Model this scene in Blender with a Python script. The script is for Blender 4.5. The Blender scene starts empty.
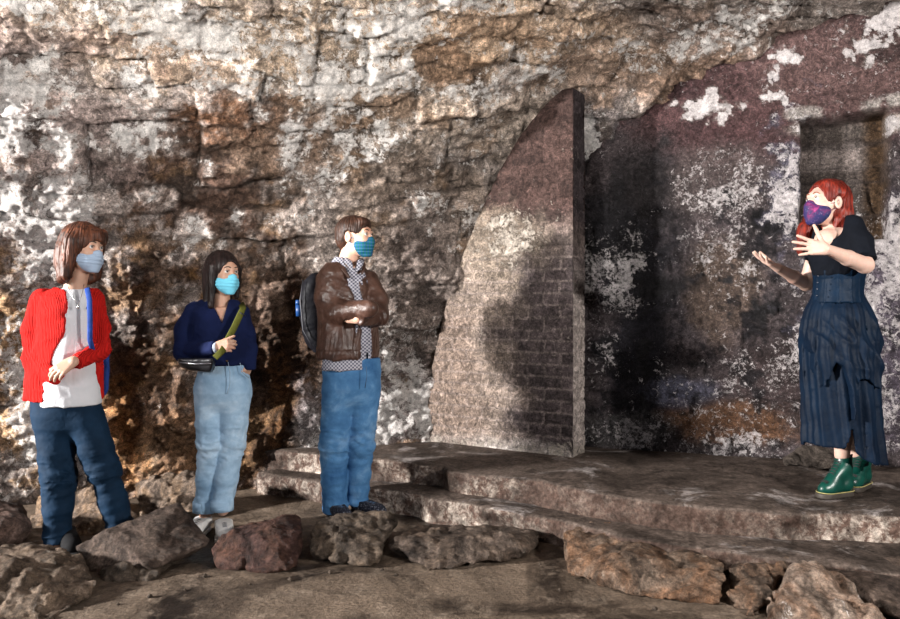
import bpy, bmesh, math, random
import numpy as np
from mathutils import Vector, Matrix

C = bpy.context.scene.collection
sc = bpy.context.scene
PI = math.pi

# ------------------------------------------------------------------ camera, world, lights, exposure
FOC, HOR, CH = 750.0, 305.0, 1.25          # focal length in pixels, horizon row, camera height
cam_d = bpy.data.cameras.new('camera')
cam_d.sensor_width = 36.0
cam_d.lens = FOC / 900.0 * 36.0
cam_d.shift_y = -(309.5 - HOR) / 900.0
cam_d.clip_end = 60
cam = bpy.data.objects.new('camera', cam_d)
cam.location = (0, 0, CH)
cam.rotation_euler = (PI / 2, 0, 0)
C.objects.link(cam)
sc.camera = cam

w = bpy.data.worlds.new('vault_air')
w.use_nodes = True
w.node_tree.nodes['Background'].inputs[0].default_value = (0.62, 0.72, 1.0, 1)
w.node_tree.nodes['Background'].inputs[1].default_value = 0.03
sc.world = w


def lamp(name, kind, loc, target, energy, color, size=0.3, spot=None):
    d = bpy.data.lights.new(name, kind)
    d.energy = energy
    d.color = color
    if kind == 'AREA':
        d.shape = 'DISK'
        d.size = size
    else:
        d.shadow_soft_size = size
    if spot:
        d.spot_size = math.radians(spot)
        d.spot_blend = 0.75
    o = bpy.data.objects.new(name, d)
    o.location = loc
    v = Vector(target) - Vector(loc)
    o.rotation_euler = v.to_track_quat('-Z', 'Y').to_euler()
    C.objects.link(o)
    return o


lamp('key_floodlight', 'SPOT', (-9.5, 1.06, 2.55), (0.2, 4.3, 1.45), 13500, (1.0, 0.965, 0.93), 0.30, 50)
lamp('vault_fill', 'SPOT', (-2.6, 0.3, 1.9), (-0.2, 4.4, 3.5), 1250, (1.0, 0.96, 0.90), 0.10, 68)  # added fill that brightens the vault, not a lamp of the place
lamp('cross_floodlight', 'SPOT', (3.4, 0.9, 1.85), (-0.4, 4.8, 1.5), 720, (1.0, 0.95, 0.90), 0.07, 105)
lamp('fill_light', 'AREA', (-2.2, -0.2, 2.0), (-0.2, 4.6, 1.4), 48, (0.95, 0.96, 1.0), 0.9)  # added soft fill from the front left, no real source there

sc.view_settings.view_transform = 'Standard'
sc.view_settings.look = 'None'
sc.view_settings.gamma = 1.0
sc.view_settings.use_curve_mapping = False
sc.view_settings.exposure = 0.18


# ------------------------------------------------------------------ helpers: places
def at(px, py, Y):
    """a point of the place seen in direction (px, py) at distance Y"""
    return np.array([(px - 450.0) / FOC * Y, Y, CH - (py - HOR) / FOC * Y])


def atz(px, py, z):
    """the point at height z seen in that direction"""
    Y = (CH - z) * FOC / (py - HOR)
    return np.array([(px - 450.0) / FOC * Y, Y, z])


def V(*a):
    return np.array(a, float)


def unit(v):
    v = np.asarray(v, float)
    return v / (np.linalg.norm(v) + 1e-12)


# ------------------------------------------------------------------ helpers: vectorised noise
def _hash(ix, iy, iz):
    h = (ix.astype(np.int64) * 374761393 + iy.astype(np.int64) * 668265263 + iz.astype(np.int64) * 2147483647 + 1013) & 0xffffffff
    h = ((h ^ (h >> 13)) * 1274126177) & 0xffffffff
    h = ((h ^ (h >> 16)) * 2246822519) & 0xffffffff
    h = h ^ (h >> 15)
    return (h & 0xffffff).astype(np.float64) / 16777215.0


def vnoise(p, seed=0):
    q = p + seed * 17.31
    i = np.floor(q)
    f = q - i
    f = f * f * f * (f * (f * 6 - 15) + 10)
    i = i.astype(np.int64)
    r = 0
    for dx in (0, 1):
        wx = f[:, 0] if dx else 1 - f[:, 0]
        for dy in (0, 1):
            wy = f[:, 1] if dy else 1 - f[:, 1]
            for dz in (0, 1):
                wz = f[:, 2] if dz else 1 - f[:, 2]
                r = r + wx * wy * wz * _hash(i[:, 0] + dx, i[:, 1] + dy, i[:, 2] + dz)
    return r * 2 - 1


def fbm(p, oct=4, seed=0, gain=0.5):
    a, s, r, t = 1.0, 1.0, 0.0, 0.0
    for o in range(oct):
        r = r + a * vnoise(p * s, seed + o)
        t += a
        a *= gain
        s *= 2.03
    return r / t


def ridged(p, oct=3, seed=0):
    a, s, r, t = 1.0, 1.0, 0.0, 0.0
    for o in range(oct):
        r = r + a * (1 - np.abs(vnoise(p * s, seed + o)) * 2)
        t += a
        a *= 0.5
        s *= 2.1
    return r / t


def sstep(a, b, x):
    t = np.clip((x - a) / (b - a), 0, 1)
    return t * t * (3 - 2 * t)


# ------------------------------------------------------------------ helpers: solid shapes as distance functions
def smin(a, b, k):
    if k <= 0:
        return np.minimum(a, b)
    h = np.clip(0.5 + 0.5 * (b - a) / k, 0, 1)
    return b + (a - b) * h - k * h * (1 - h)


def smax(a, b, k):
    return -smin(-a, -b, k)


def union(fs, k=0.01):
    def f(p):
        r = fs[0](p)
        for g in fs[1:]:
            r = smin(r, g(p), k)
        return r
    return f


def rc(a, b, ra, rb, flat=None, fac=1.0):
    """tapered round bar; flat = direction in which it is thinner by fac"""
    a = np.asarray(a, float)
    b = np.asarray(b, float)
    ab = b - a
    L = max(ab @ ab, 1e-9)
    n = unit(flat) if flat is not None else None

    def f(p):
        q = p - a
        t = np.clip(q @ ab / L, 0, 1)
        v = q - t[:, None] * ab
        if n is not None:
            c = v @ n
            v = v + (c * (1 / fac - 1))[:, None] * n
        return np.sqrt((v * v).sum(1)) - (ra + (rb - ra) * t)
    return f


def chain(pts, rs, k=0.01, flat=None, fac=1.0):
    return union([rc(pts[i], pts[i + 1], rs[i], rs[i + 1], flat, fac) for i in range(len(pts) - 1)], k)


def ell(c, r, R=None):
    c = np.asarray(c, float)
    r = np.asarray(r, float)

    def f(p):
        q = p - c
        if R is not None:
            q = q @ R
        k0 = np.sqrt(((q / r) ** 2).sum(1))
        k1 = np.sqrt(((q / (r * r)) ** 2).sum(1)) + 1e-9
        return k0 * (k0 - 1) / k1
    return f


def boxr(c, half, R=None, rad=0.01):
    c = np.asarray(c, float)
    hh = np.asarray(half, float) - rad

    def f(p):
        q = p - c
        if R is not None:
            q = q @ R
        q = np.abs(q) - hh
        return np.sqrt((np.maximum(q, 0) ** 2).sum(1)) + np.minimum(q.max(1), 0) - rad
    return f


def plane(pt, n):
    """inside is against n"""
    n = unit(n)
    pt = np.asarray(pt, float)
    return lambda p: (p - pt) @ n


def loft(rows, ang=0.0, cap=0.01):
    """stack of ellipses: rows of (z, cx, cy, rx, ry) with rising z"""
    R = np.array(sorted(rows), float)
    ca, sa = math.cos(ang), math.sin(ang)

    def f(p):
        z = p[:, 2]
        cx, cy, rx, ry = (np.interp(z, R[:, 0], R[:, i]) for i in (1, 2, 3, 4))
        x = p[:, 0] - cx
        y = p[:, 1] - cy
        u = x * ca + y * sa
        v = -x * sa + y * ca
        k0 = np.sqrt((u / rx) ** 2 + (v / ry) ** 2)
        k1 = np.sqrt((u / rx ** 2) ** 2 + (v / ry ** 2) ** 2) + 1e-6
        d = k0 * (k0 - 1) / k1
        dz = np.maximum(R[0, 0] - z, z - R[-1, 0])
        return smax(d, dz, cap)
    return f


def hull(points, rad=0.02):
    """convex stone: smooth maximum of the faces of a convex hull"""
    bm = bmesh.new()
    for q in points:
        bm.verts.new([float(x) for x in q])
    bmesh.ops.convex_hull(bm, input=bm.verts)
    bm.normal_update()
    cen = np.mean(np.array(points, float), 0)
    pl = []
    for fc in bm.faces:
        n = np.array(fc.normal)
        c = np.array(fc.verts[0].co)
        if n @ (c - cen) < 0:
            n = -n
        if not any(n @ m > 0.9995 for m, _ in pl):
            pl.append((n, n @ c))
    bm.free()

    def f(p):
        r = None
        for n, c in pl:
            d = p @ n - c
            r = d if r is None else smax(r, d, rad)
        return r
    return f


def surface(f, lo, hi, h):
    """surface nets over a sparse grid"""
    lo = np.asarray(lo, float)
    hi = np.asarray(hi, float)
    B = 4
    nb = np.ceil((hi - lo) / (h * B)).astype(int) + 1
    gx, gy, gz = (lo[i] + (np.arange(nb[i]) * B + (B - 1) / 2) * h for i in range(3))
    P = np.stack(np.meshgrid(gx, gy, gz, indexing='ij'), -1).reshape(-1, 3)
    dc = np.concatenate([f(P[i:i + 200000]) for i in range(0, len(P), 200000)])
    D = np.repeat(np.repeat(np.repeat(dc.reshape(nb), B, 0), B, 1), B, 2).astype(np.float32)
    act = np.nonzero(np.abs(dc) < h * B * 1.5 + 0.012)[0]
    bi = np.stack(np.unravel_index(act, nb), 1)
    off = np.stack(np.meshgrid(*([np.arange(B)] * 3), indexing='ij'), -1).reshape(-1, 3)
    for s in range(0, len(bi), 4000):
        ii = (bi[s:s + 4000, None, :] * B + off[None]).reshape(-1, 3)
        D[ii[:, 0], ii[:, 1], ii[:, 2]] = f(lo + ii * h)
    D[0], D[-1], D[:, 0], D[:, -1], D[:, :, 0], D[:, :, -1] = (1.0,) * 6
    D = np.where(np.abs(D) < 1e-7, 1e-7, D)
    S = D < 0
    n = np.array(D.shape)
    cnt = np.zeros(n - 1, np.int8)
    for dx in (0, 1):
        for dy in (0, 1):
            for dz in (0, 1):
                cnt += S[dx:n[0] - 1 + dx, dy:n[1] - 1 + dy, dz:n[2] - 1 + dz]
    cells = np.nonzero((cnt > 0) & (cnt < 8))
    ci = np.stack(cells, 1)
    if len(ci) == 0:
        raise RuntimeError('empty surface')
    idx = np.full(n - 1, -1, np.int32)
    idx[cells] = np.arange(len(ci))
    acc = np.zeros((len(ci), 3))
    num = np.zeros(len(ci))
    for ax in range(3):
        o1, o2 = [a for a in range(3) if a != ax]
        for a in (0, 1):
            for b in (0, 1):
                e0 = np.zeros(3, int)
                e0[o1], e0[o2] = a, b
                e1 = e0.copy()
                e1[ax] = 1
                i0 = ci + e0
                i1 = ci + e1
                d0 = D[i0[:, 0], i0[:, 1], i0[:, 2]].astype(float)
                d1 = D[i1[:, 0], i1[:, 1], i1[:, 2]].astype(float)
                m = (d0 < 0) != (d1 < 0)
                t = np.where(m, d0 / np.where(m, d0 - d1, 1), 0)
                acc += np.where(m[:, None], e0 + t[:, None] * (e1 - e0), 0)
                num += m
    vs = lo + (ci + acc / num[:, None]) * h
    quads = []
    for ax in range(3):
        o1, o2 = (ax + 1) % 3, (ax + 2) % 3
        sl0 = [slice(None)] * 3
        sl1 = [slice(None)] * 3
        sl0[ax] = slice(0, -1)
        sl1[ax] = slice(1, None)
        ch = S[tuple(sl0)] != S[tuple(sl1)]
        for o in (o1, o2):
            s0 = [slice(None)] * 3
            s0[o] = 0
            ch[tuple(s0)] = False
            s0[o] = ch.shape[o] - 1
            ch[tuple(s0)] = False
        e = np.stack(np.nonzero(ch), 1)
        ins = S[e[:, 0], e[:, 1], e[:, 2]]

        def cell(da, db):
            q = e.copy()
            q[:, o1] -= da
            q[:, o2] -= db
            return idx[q[:, 0], q[:, 1], q[:, 2]]
        q = np.stack([cell(1, 1), cell(0, 1), cell(0, 0), cell(1, 0)], 1)
        q[~ins] = q[~ins][:, ::-1]
        quads.append(q)
    q = np.concatenate(quads)
    return vs, q[(q >= 0).all(1)]


def mesh_obj(name, vs, faces, mat, parent=None, origin=None, smooth=True, attrs=None):
    vs = np.asarray(vs, float)
    org = np.zeros(3) if origin is None else np.asarray(origin, float)
    me = bpy.data.meshes.new(name)
    nv = len(vs)
    me.vertices.add(nv)
    me.vertices.foreach_set('co', (vs - org).astype(np.float32).ravel())
    if isinstance(faces, np.ndarray):
        nf, k = faces.shape
        loops = faces.ravel().astype(np.int32)
        starts = np.arange(nf, dtype=np.int32) * k
        tot = np.full(nf, k, np.int32)
    else:
        nf = len(faces)
        loops = np.array([i for fc in faces for i in fc], np.int32)
        tot = np.array([len(fc) for fc in faces], np.int32)
        starts = np.concatenate([[0], np.cumsum(tot)[:-1]]).astype(np.int32)
    me.loops.add(len(loops))
    me.loops.foreach_set('vertex_index', loops)
    me.polygons.add(nf)
    me.polygons.foreach_set('loop_start', starts)
    me.polygons.foreach_set('loop_total', tot)
    me.polygons.foreach_set('use_smooth', np.full(nf, smooth))
    for an, av in (attrs or {}).items():
        av = np.asarray(av, np.float32)
        if av.ndim == 2:
            at_ = me.attributes.new(an, 'FLOAT_COLOR', 'POINT')
            at_.data.foreach_set('color', np.concatenate([av, np.ones((nv, 1), np.float32)], 1).ravel())
        else:
            at_ = me.attributes.new(an, 'FLOAT', 'POINT')
            at_.data.foreach_set('value', av)
    me.update()
    me.validate()
    me.materials.append(mat)
    o = bpy.data.objects.new(name, me)
    C.objects.link(o)
    if parent is not None:
        o.parent = parent
        base = world_loc(parent)
        o.location = Vector(org) - base
    else:
        o.location = Vector(org)
    return o


def world_loc(o):
    l = Vector((0, 0, 0))
    while o is not None:
        l += o.location
        o = o.parent
    return l


def solid(name, f, lo, hi, h, mat, parent=None, origin=None, attrs=None):
    vs, q = surface(f, lo, hi, h)
    if parent is not None and origin is None:
        origin = np.array(world_loc(parent))
    a = attrs(vs) if attrs else None
    return mesh_obj(name, vs, q, mat, parent, origin, True, a)


def bounds(pts, pad):
    p = np.array(pts, float)
    return p.min(0) - pad, p.max(0) + pad


def tube(name, pts, r, mat, parent=None, n=8, flat=None, fac=1.0):
    """tube (or band, when flat) along points"""
    P = np.array(pts, float)
    T = np.gradient(P, axis=0)
    vs, fs = [], []
    for i, (p, t) in enumerate(zip(P, T)):
        t = unit(t)
        up = np.asarray(flat, float) if flat is not None and np.ndim(flat) == 1 else (np.asarray(flat[i]) if flat is not None else V(0.1, 0.2, 1))
        s = unit(np.cross(t, up))
        u = unit(np.cross(s, t))
        rr = r[i] if np.ndim(r) else r
        for j in range(n):
            a = 2 * PI * j / n
            vs.append(p + s * math.cos(a) * rr + u * math.sin(a) * rr * fac)
    m = len(P)
    for i in range(m - 1):
        for j in range(n):
            k = (j + 1) % n
            fs.append([i * n + j, i * n + k, (i + 1) * n + k, (i + 1) * n + j])
    fs.append(list(range(n))[::-1])
    fs.append([(m - 1) * n + j for j in range(n)])
    org = np.array(world_loc(parent)) if parent is not None else P[0]
    return mesh_obj(name, vs, fs, mat, parent, org)


def tag(o, label=None, cat=None, group=None, kind=None):
    if label: o['label'] = label
    if cat: o['category'] = cat
    if group: o['group'] = group
    if kind: o['kind'] = kind
    return o


def empty(name, loc):
    o = bpy.data.objects.new(name, None)
    o.empty_display_size = 0.1
    o.location = Vector([float(x) for x in loc])
    C.objects.link(o)
    return o


# ------------------------------------------------------------------ helpers: materials
class Mat:
    def __init__(s, name, rough=0.8, spec=0.4):
        s.m = bpy.data.materials.new(name)
        s.m.use_nodes = True
        s.t = s.m.node_tree
        s.b = s.t.nodes['Principled BSDF']
        s.b.inputs['Roughness'].default_value = rough
        s.b.inputs['Specular IOR Level'].default_value = spec
        s.co = s.t.nodes.new('ShaderNodeTexCoord').outputs['Object']

    def link(s, a, b):
        if isinstance(a, (int, float)):
            b.default_value = a
        elif isinstance(a, (tuple, list)):
            b.default_value = tuple(a) if len(a) == 4 or b.type == 'VECTOR' else tuple(a) + (1,)
        else:
            s.t.links.new(a, b)

    def noise(s, scale, detail=6, rough=0.6, dist=0.0, vec=None, color=False):
        n = s.t.nodes.new('ShaderNodeTexNoise')
        n.inputs['Scale'].default_value = scale
        n.inputs['Detail'].default_value = detail
        n.inputs['Roughness'].default_value = rough
        n.inputs['Distortion'].default_value = dist
        s.link(vec or s.co, n.inputs['Vector'])
        return n.outputs['Color' if color else 'Fac']

    def vor(s, scale, feature='F1', vec=None, out='Distance', rnd=1.0):
        n = s.t.nodes.new('ShaderNodeTexVoronoi')
        n.feature = feature
        n.inputs['Scale'].default_value = scale
        n.inputs['Randomness'].default_value = rnd
        s.link(vec or s.co, n.inputs['Vector'])
        return n.outputs[out]

    def wave(s, scale, dist=2, detail=2, dscale=1.0, vec=None, axis='X', kind='BANDS'):
        n = s.t.nodes.new('ShaderNodeTexWave')
        n.wave_type = kind
        n.bands_direction = axis
        n.inputs['Scale'].default_value = scale
        n.inputs['Distortion'].default_value = dist
        n.inputs['Detail'].default_value = detail
        n.inputs['Detail Scale'].default_value = dscale
        s.link(vec or s.co, n.inputs['Vector'])
        return n.outputs['Fac']

    def stretch(s, sx, sy, sz, vec=None, rot=(0, 0, 0)):
        n = s.t.nodes.new('ShaderNodeMapping')
        n.inputs['Scale'].default_value = (sx, sy, sz)
        n.inputs['Rotation'].default_value = rot
        s.link(vec or s.co, n.inputs['Vector'])
        return n.outputs[0]

    def ramp(s, fac, stops):
        n = s.t.nodes.new('ShaderNodeValToRGB')
        e = n.color_ramp.elements
        while len(e) > 1:
            e.remove(e[-1])
        for i, (p, c) in enumerate(stops):
            if isinstance(c, (int, float)):
                c = (c, c, c)
            if i == 0:
                e[0].position = p
                e[0].color = tuple(c) + (1,)
            else:
                x = e.new(p)
                x.color = tuple(c) + (1,)
        s.link(fac, n.inputs[0])
        return n.outputs[0]

    def mix(s, fac, a, b, mode='MIX'):
        n = s.t.nodes.new('ShaderNodeMix')
        n.data_type = 'RGBA'
        n.blend_type = mode
        s.link(fac, n.inputs[0])
        s.link(a, n.inputs[6])
        s.link(b, n.inputs[7])
        return n.outputs[2]

    def math(s, op, a, b=0.0, c=None):
        n = s.t.nodes.new('ShaderNodeMath')
        n.operation = op
        s.link(a, n.inputs[0])
        s.link(b, n.inputs[1])
        if c is not None:
            s.link(c, n.inputs[2])
        return n.outputs[0]

    def attr(s, name, out='Fac'):
        n = s.t.nodes.new('ShaderNodeAttribute')
        n.attribute_name = name
        return n.outputs[out]

    def bump(s, h, strength=0.5, dist=0.01, normal=None):
        n = s.t.nodes.new('ShaderNodeBump')
        n.inputs['Strength'].default_value = strength
        n.inputs['Distance'].default_value = dist
        s.link(h, n.inputs['Height'])
        if normal is not None:
            s.link(normal, n.inputs['Normal'])
        s.link(n.outputs[0], s.b.inputs['Normal'])
        return n.outputs[0]

    def color(s, c):
        s.link(c, s.b.inputs['Base Color'])
        return s

    def rough(s, c):
        s.link(c, s.b.inputs['Roughness'])
        return s


def cloth(name, col, rough=0.85, weave=400, var=0.25, bump=0.25, sheen=0.0):
    m = Mat(name, rough, 0.10)
    n = m.noise(9, 4, 0.6)
    lo = tuple(x * (1 - var) for x in col)
    hi = tuple(min(1, x * (1 + var)) for x in col)
    m.color(m.ramp(n, [(0.3, lo), (0.7, hi)]))
    b = m.bump(m.noise(weave, 2, 0.5), bump, 0.002)
    m.bump(m.noise(28, 4, 0.5, 0.6), 0.35, 0.008, b)
    m.b.inputs['Sheen Weight'].default_value = sheen
    return m.m


def plain(name, col, rough=0.5, metal=0.0, spec=0.4, bump=0.0):
    m = Mat(name, rough, spec)
    n = m.noise(60, 3, 0.5)
    m.color(m.ramp(n, [(0.3, tuple(x * 0.92 for x in col)), (0.7, tuple(min(1, x * 1.08) for x in col))]))
    m.b.inputs['Metallic'].default_value = metal
    if bump:
        m.bump(n, bump, 0.003)
    return m.m


# ------------------------------------------------------------------ the vault
# the rubble wall rises and bends over into the vault: height against distance from its foot
PRO = np.array([(-0.05, -0.40), (0.0, 0.0), (0.03, 0.28), (0.09, 0.8), (0.19, 1.28), (0.29, 1.6), (0.47, 2.1), (0.60, 2.31),
                (0.95, 2.69), (1.32, 2.96), (1.75, 3.12), (2.4, 3.2), (3.2, 3.2), (4.2, 3.1), (5.2, 2.9), (6.4, 2.6)])
W0 = V(-1.07, 5.2)
WT = unit(V(0.956, 0.292))          # along the wall
WN = V(WT[1], -WT[0])               # into the room
_seg = np.concatenate([[0], np.cumsum(np.hypot(*np.diff(PRO, axis=0).T))])
_fine = np.linspace(0, _seg[-1], 400)
_pd, _pz = np.interp(_fine, _seg, PRO[:, 0]), np.interp(_fine, _seg, PRO[:, 1])
for _ in range(60):
    _pd[1:-1] = (_pd[:-2] + 2 * _pd[1:-1] + _pd[2:]) / 4
    _pz[1:-1] = (_pz[:-2] + 2 * _pz[1:-1] + _pz[2:]) / 4


def vault_point(t, v):
    d = np.interp(v, _fine, _pd)
    z = np.interp(v, _fine, _pz)
    return np.stack([W0[0] + WT[0] * t + WN[0] * d, W0[1] + WT[1] * t + WN[1] * d, z], 1)


def vault_normal(v):
    e = 0.03
    dd = np.interp(v + e, _fine, _pd) - np.interp(v - e, _fine, _pd)
    dz = np.interp(v + e, _fine, _pz) - np.interp(v - e, _fine, _pz)
    L = np.hypot(dd, dz)
    nd, nz = dz / L, -dd / L
    return np.stack([WN[0] * nd, WN[1] * nd, nz], 1)


def on_vault(px, py):
    """(t, v) of the vault point seen in a direction"""
    Y = np.linspace(1.5, 8, 1500)
    X = (px - 450) / FOC * Y
    Z = CH - (py - HOR) / FOC * Y
    d = (X - W0[0]) * WN[0] + (Y - W0[1]) * WN[1]
    t = (X - W0[0]) * WT[0] + (Y - W0[1]) * WT[1]
    lim = np.interp(Z, _pz[:230], _pd[:230])
    i = int(np.argmax(d < lim))
    k = int(np.argmin((_pd - d[i]) ** 2 + (_pz - Z[i]) ** 2))
    return t[i], _fine[k]


def blocks(u, v, rh, cw, seed=0, wob=0.06):
    """irregular courses: distance to the nearest joint and a random number per stone"""
    p = np.stack([u, v, np.full_like(u, seed * 3.7)], 1)
    u = u + fbm(p * 1.7, 3, seed) * wob * 2.2
    v = v + fbm(p * 1.3 + 9, 3, seed + 5) * wob * 2.0
    r = v / rh
    r = r + 0.25 * np.sin(r * 2.1 + seed)
    ri = np.floor(r)
    rf = r - ri
    sh = _hash(ri.astype(np.int64), np.full(len(ri), seed, np.int64), np.zeros(len(ri), np.int64))
    cwid = cw * (0.7 + 0.8 * sh)
    c = u / cwid + sh * 7
    c = c + 0.22 * np.sin(c * 2.7 + sh * 9)
    c_i = np.floor(c)
    cf = c - c_i
    rnd = _hash(ri.astype(np.int64), c_i.astype(np.int64), np.full(len(ri), seed + 3, np.int64))
    e = np.minimum(np.minimum(rf, 1 - rf) * rh, np.minimum(cf, 1 - cf) * cwid)
    return e, rnd


def blend(col, c, m):
    return col + (np.asarray(c, float) - col) * np.clip(m, 0, 1)[:, None]


def grid_faces(nu, nv, flip=False):
    i = np.arange(nu - 1)[:, None] * nv + np.arange(nv - 1)[None]
    q = np.stack([i, i + nv, i + nv + 1, i + 1], -1).reshape(-1, 4)
    return q[:, ::-1] if flip else q


def rock_face_mat(name, flake=(0.72, 0.68, 0.64), pit=(0.015, 0.012, 0.011), gloss=0.62, scale=1.0, relief=0.05, wash=0.42):
    m = Mat(name, gloss, 0.10)
    base = m.attr('col', 'Color')
    fl = m.attr('flake')
    n1 = m.noise(6 * scale, 10, 0.75, 0.9)
    n2 = m.noise(20 * scale, 12, 0.8, 0.5)
    n3 = m.noise(75 * scale, 6, 0.75)
    n4 = m.noise(11 * scale, 12, 0.78, 1.4)
    tone = m.ramp(n4, [(0.32, 0.12), (0.45, 0.55), (0.54, 1.1), (0.68, 2.1)])
    c = m.mix(0.9, base, tone, 'MULTIPLY')
    c = m.mix(0.8, c, m.ramp(n2, [(0.32, 0.35), (0.5, 1.0), (0.66, 1.8)]), 'MULTIPLY')
    c = m.mix(0.8, c, m.ramp(n3, [(0.32, 0.35), (0.5, 1.0), (0.66, 1.75)]), 'MULTIPLY')
    # limewash flakes: sharp-edged patches, more of them where the wall keeps its wash
    f = m.math('ADD', m.math('MULTIPLY', n1, 0.5), m.math('MULTIPLY', n2, 0.5))
    f = m.math('ADD', f, m.math('MULTIPLY', m.math('SUBTRACT', fl, 0.5), 0.42))
    fm = m.ramp(f, [(0.53, 0.0), (0.55, 0.8), (0.60, 1.0)])
    fcol = m.mix(m.ramp(n3, [(0.35, 0.0), (0.65, 0.8)]), flake, m.mix(0.5, base, flake))
    fcol = m.mix(m.ramp(m.noise(13 * scale, 8, 0.7), [(0.42, 0.0), (0.60, 0.85)]), fcol, tuple(x * wash for x in flake))
    c = m.mix(fm, c, fcol)
    pm = m.ramp(m.noise(15 * scale, 12, 0.85, 0.9), [(0.575, 0.0), (0.615, 0.9)])
    c = m.mix(pm, c, pit)
    c = m.mix(0.45, c, m.ramp(m.noise(130, 4, 0.8), [(0.36, 0.25), (0.5, 1.0), (0.62, 1.5)]), 'MULTIPLY')
    m.color(c)
    m.rough(m.ramp(m.noise(11, 5, 0.6), [(0.3, gloss - 0.22), (0.7, gloss + 0.2)]))
    b = m.bump(m.noise(9 * scale, 12, 0.74, 0.8), 1.0, relief * 1.5)
    b = m.bump(fm, 0.5, 0.010, b)
    m.bump(n2, 0.8, 0.015, b)
    return m.m


M_vault = rock_face_mat('limewashed_rubble', flake=(0.95, 0.91, 0.88), scale=1.35, relief=0.04)
M_end = rock_face_mat('sooty_stone', flake=(0.66, 0.61, 0.61), gloss=0.62, scale=2.4, relief=0.025)

# stains and wash on the vault wall: (px, py, half-size along, half-size up, colour, flakes, strength)
STAINS = [
    (60, 90, 1.3, 0.7, (0.42, 0.36, 0.32), 0.78, 0.8),
    (120, 230, 0.9, 0.5, (0.38, 0.33, 0.29), 0.66, 0.7),
    (330, 40, 1.6, 0.5, (0.40, 0.31, 0.22), 0.60, 0.85),
    (480, 110, 0.9, 0.35, (0.36, 0.30, 0.24), 0.62, 0.8),
    (560, 40, 0.9, 0.35, (0.35, 0.26, 0.18), 0.48, 0.9),
    (720, 40, 0.9, 0.22, (0.20, 0.15, 0.12), 0.38, 0.9),
    (640, 150, 0.5, 0.35, (0.03, 0.025, 0.022), 0.20, 1.0),
    (600, 120, 0.3, 0.3, (0.10, 0.09, 0.09), 0.45, 0.7),
    (690, 90, 0.7, 0.25, (0.22, 0.15, 0.105), 0.34, 0.9),
    (580, 80, 0.4, 0.2, (0.26, 0.19, 0.14), 0.42, 0.9),
    (235, 130, 0.42, 0.28, (0.115, 0.062, 0.036), 0.12, 1.0),
    (225, 190, 0.42, 0.32, (0.08, 0.05, 0.036), 0.16, 1.0),
    (300, 150, 0.45, 0.28, (0.17, 0.12, 0.085), 0.30, 0.7),
    (400, 200, 0.7, 0.35, (0.14, 0.11, 0.085), 0.36, 0.9),
    (420, 300, 0.6, 0.6, (0.17, 0.14, 0.12), 0.36, 0.9),
    (400, 410, 0.6, 0.35, (0.18, 0.15, 0.14), 0.46, 0.8),
    (160, 290, 0.35, 0.3, (0.17, 0.11, 0.07), 0.36, 0.9),
    (140, 380, 0.5, 0.5, (0.13, 0.08, 0.05), 0.30, 1.0),
    (270, 360, 0.5, 0.7, (0.115, 0.072, 0.047), 0.26, 1.0),
    (250, 450, 0.5, 0.35, (0.12, 0.07, 0.04), 0.22, 1.0),
    (170, 450, 0.4, 0.3, (0.17, 0.10, 0.055), 0.24, 0.9),
    (20, 350, 0.30, 0.45, (0.36, 0.22, 0.10), 0.50, 0.8),
    (15, 450, 0.35, 0.35, (0.38, 0.24, 0.12), 0.52, 0.8),
    (70, 440, 0.30, 0.30, (0.40, 0.30, 0.20), 0.5, 0.8),
    (125, 300, 0.22, 0.25, (0.34, 0.21, 0.11), 0.5, 0.7),
    (120, 420, 0.10, 0.35, (0.32, 0.16, 0.06), 0.3, 0.8),
    (200, 330, 0.10, 0.30, (0.40, 0.22, 0.08), 0.3, 0.6),
    (280, 420, 0.10, 0.30, (0.30, 0.15, 0.06), 0.3, 0.6),
    (310, 440, 0.14, 0.35, (0.26, 0.24, 0.24), 0.58, 0.7),
    (265, 300, 0.12, 0.12, (0.18, 0.13, 0.1), 0.4, 0.6),
    (450, 60, 0.3, 0.12, (0.20, 0.12, 0.07), 0.25, 0.7),
    (380, 110, 0.35, 0.10, (0.20, 0.13, 0.08), 0.25, 0.7),
    (40, 40, 0.35, 0.14, (0.22, 0.17, 0.15), 0.3, 0.7),
    (95, 120, 0.35, 0.12, (0.24, 0.19, 0.17), 0.3, 0.7),
    (30, 160, 0.40, 0.12, (0.24, 0.19, 0.17), 0.3, 0.6),
    (190, 60, 0.30, 0.12, (0.30, 0.22, 0.16), 0.35, 0.6),
    (510, 30, 0.25, 0.10, (0.2, 0.13, 0.08), 0.3, 0.6),
]


def terrace(n):
    """flat levels with sharp broken edges between them"""
    i = np.floor(n)
    return i + sstep(0.62, 0.98, n - i), i


FA = atz(424, 441, 0.27)[:2]
FTV = unit(atz(573, 458, 0.27)[:2] - FA)
FNV = V(FTV[1], -FTV[0])


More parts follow.
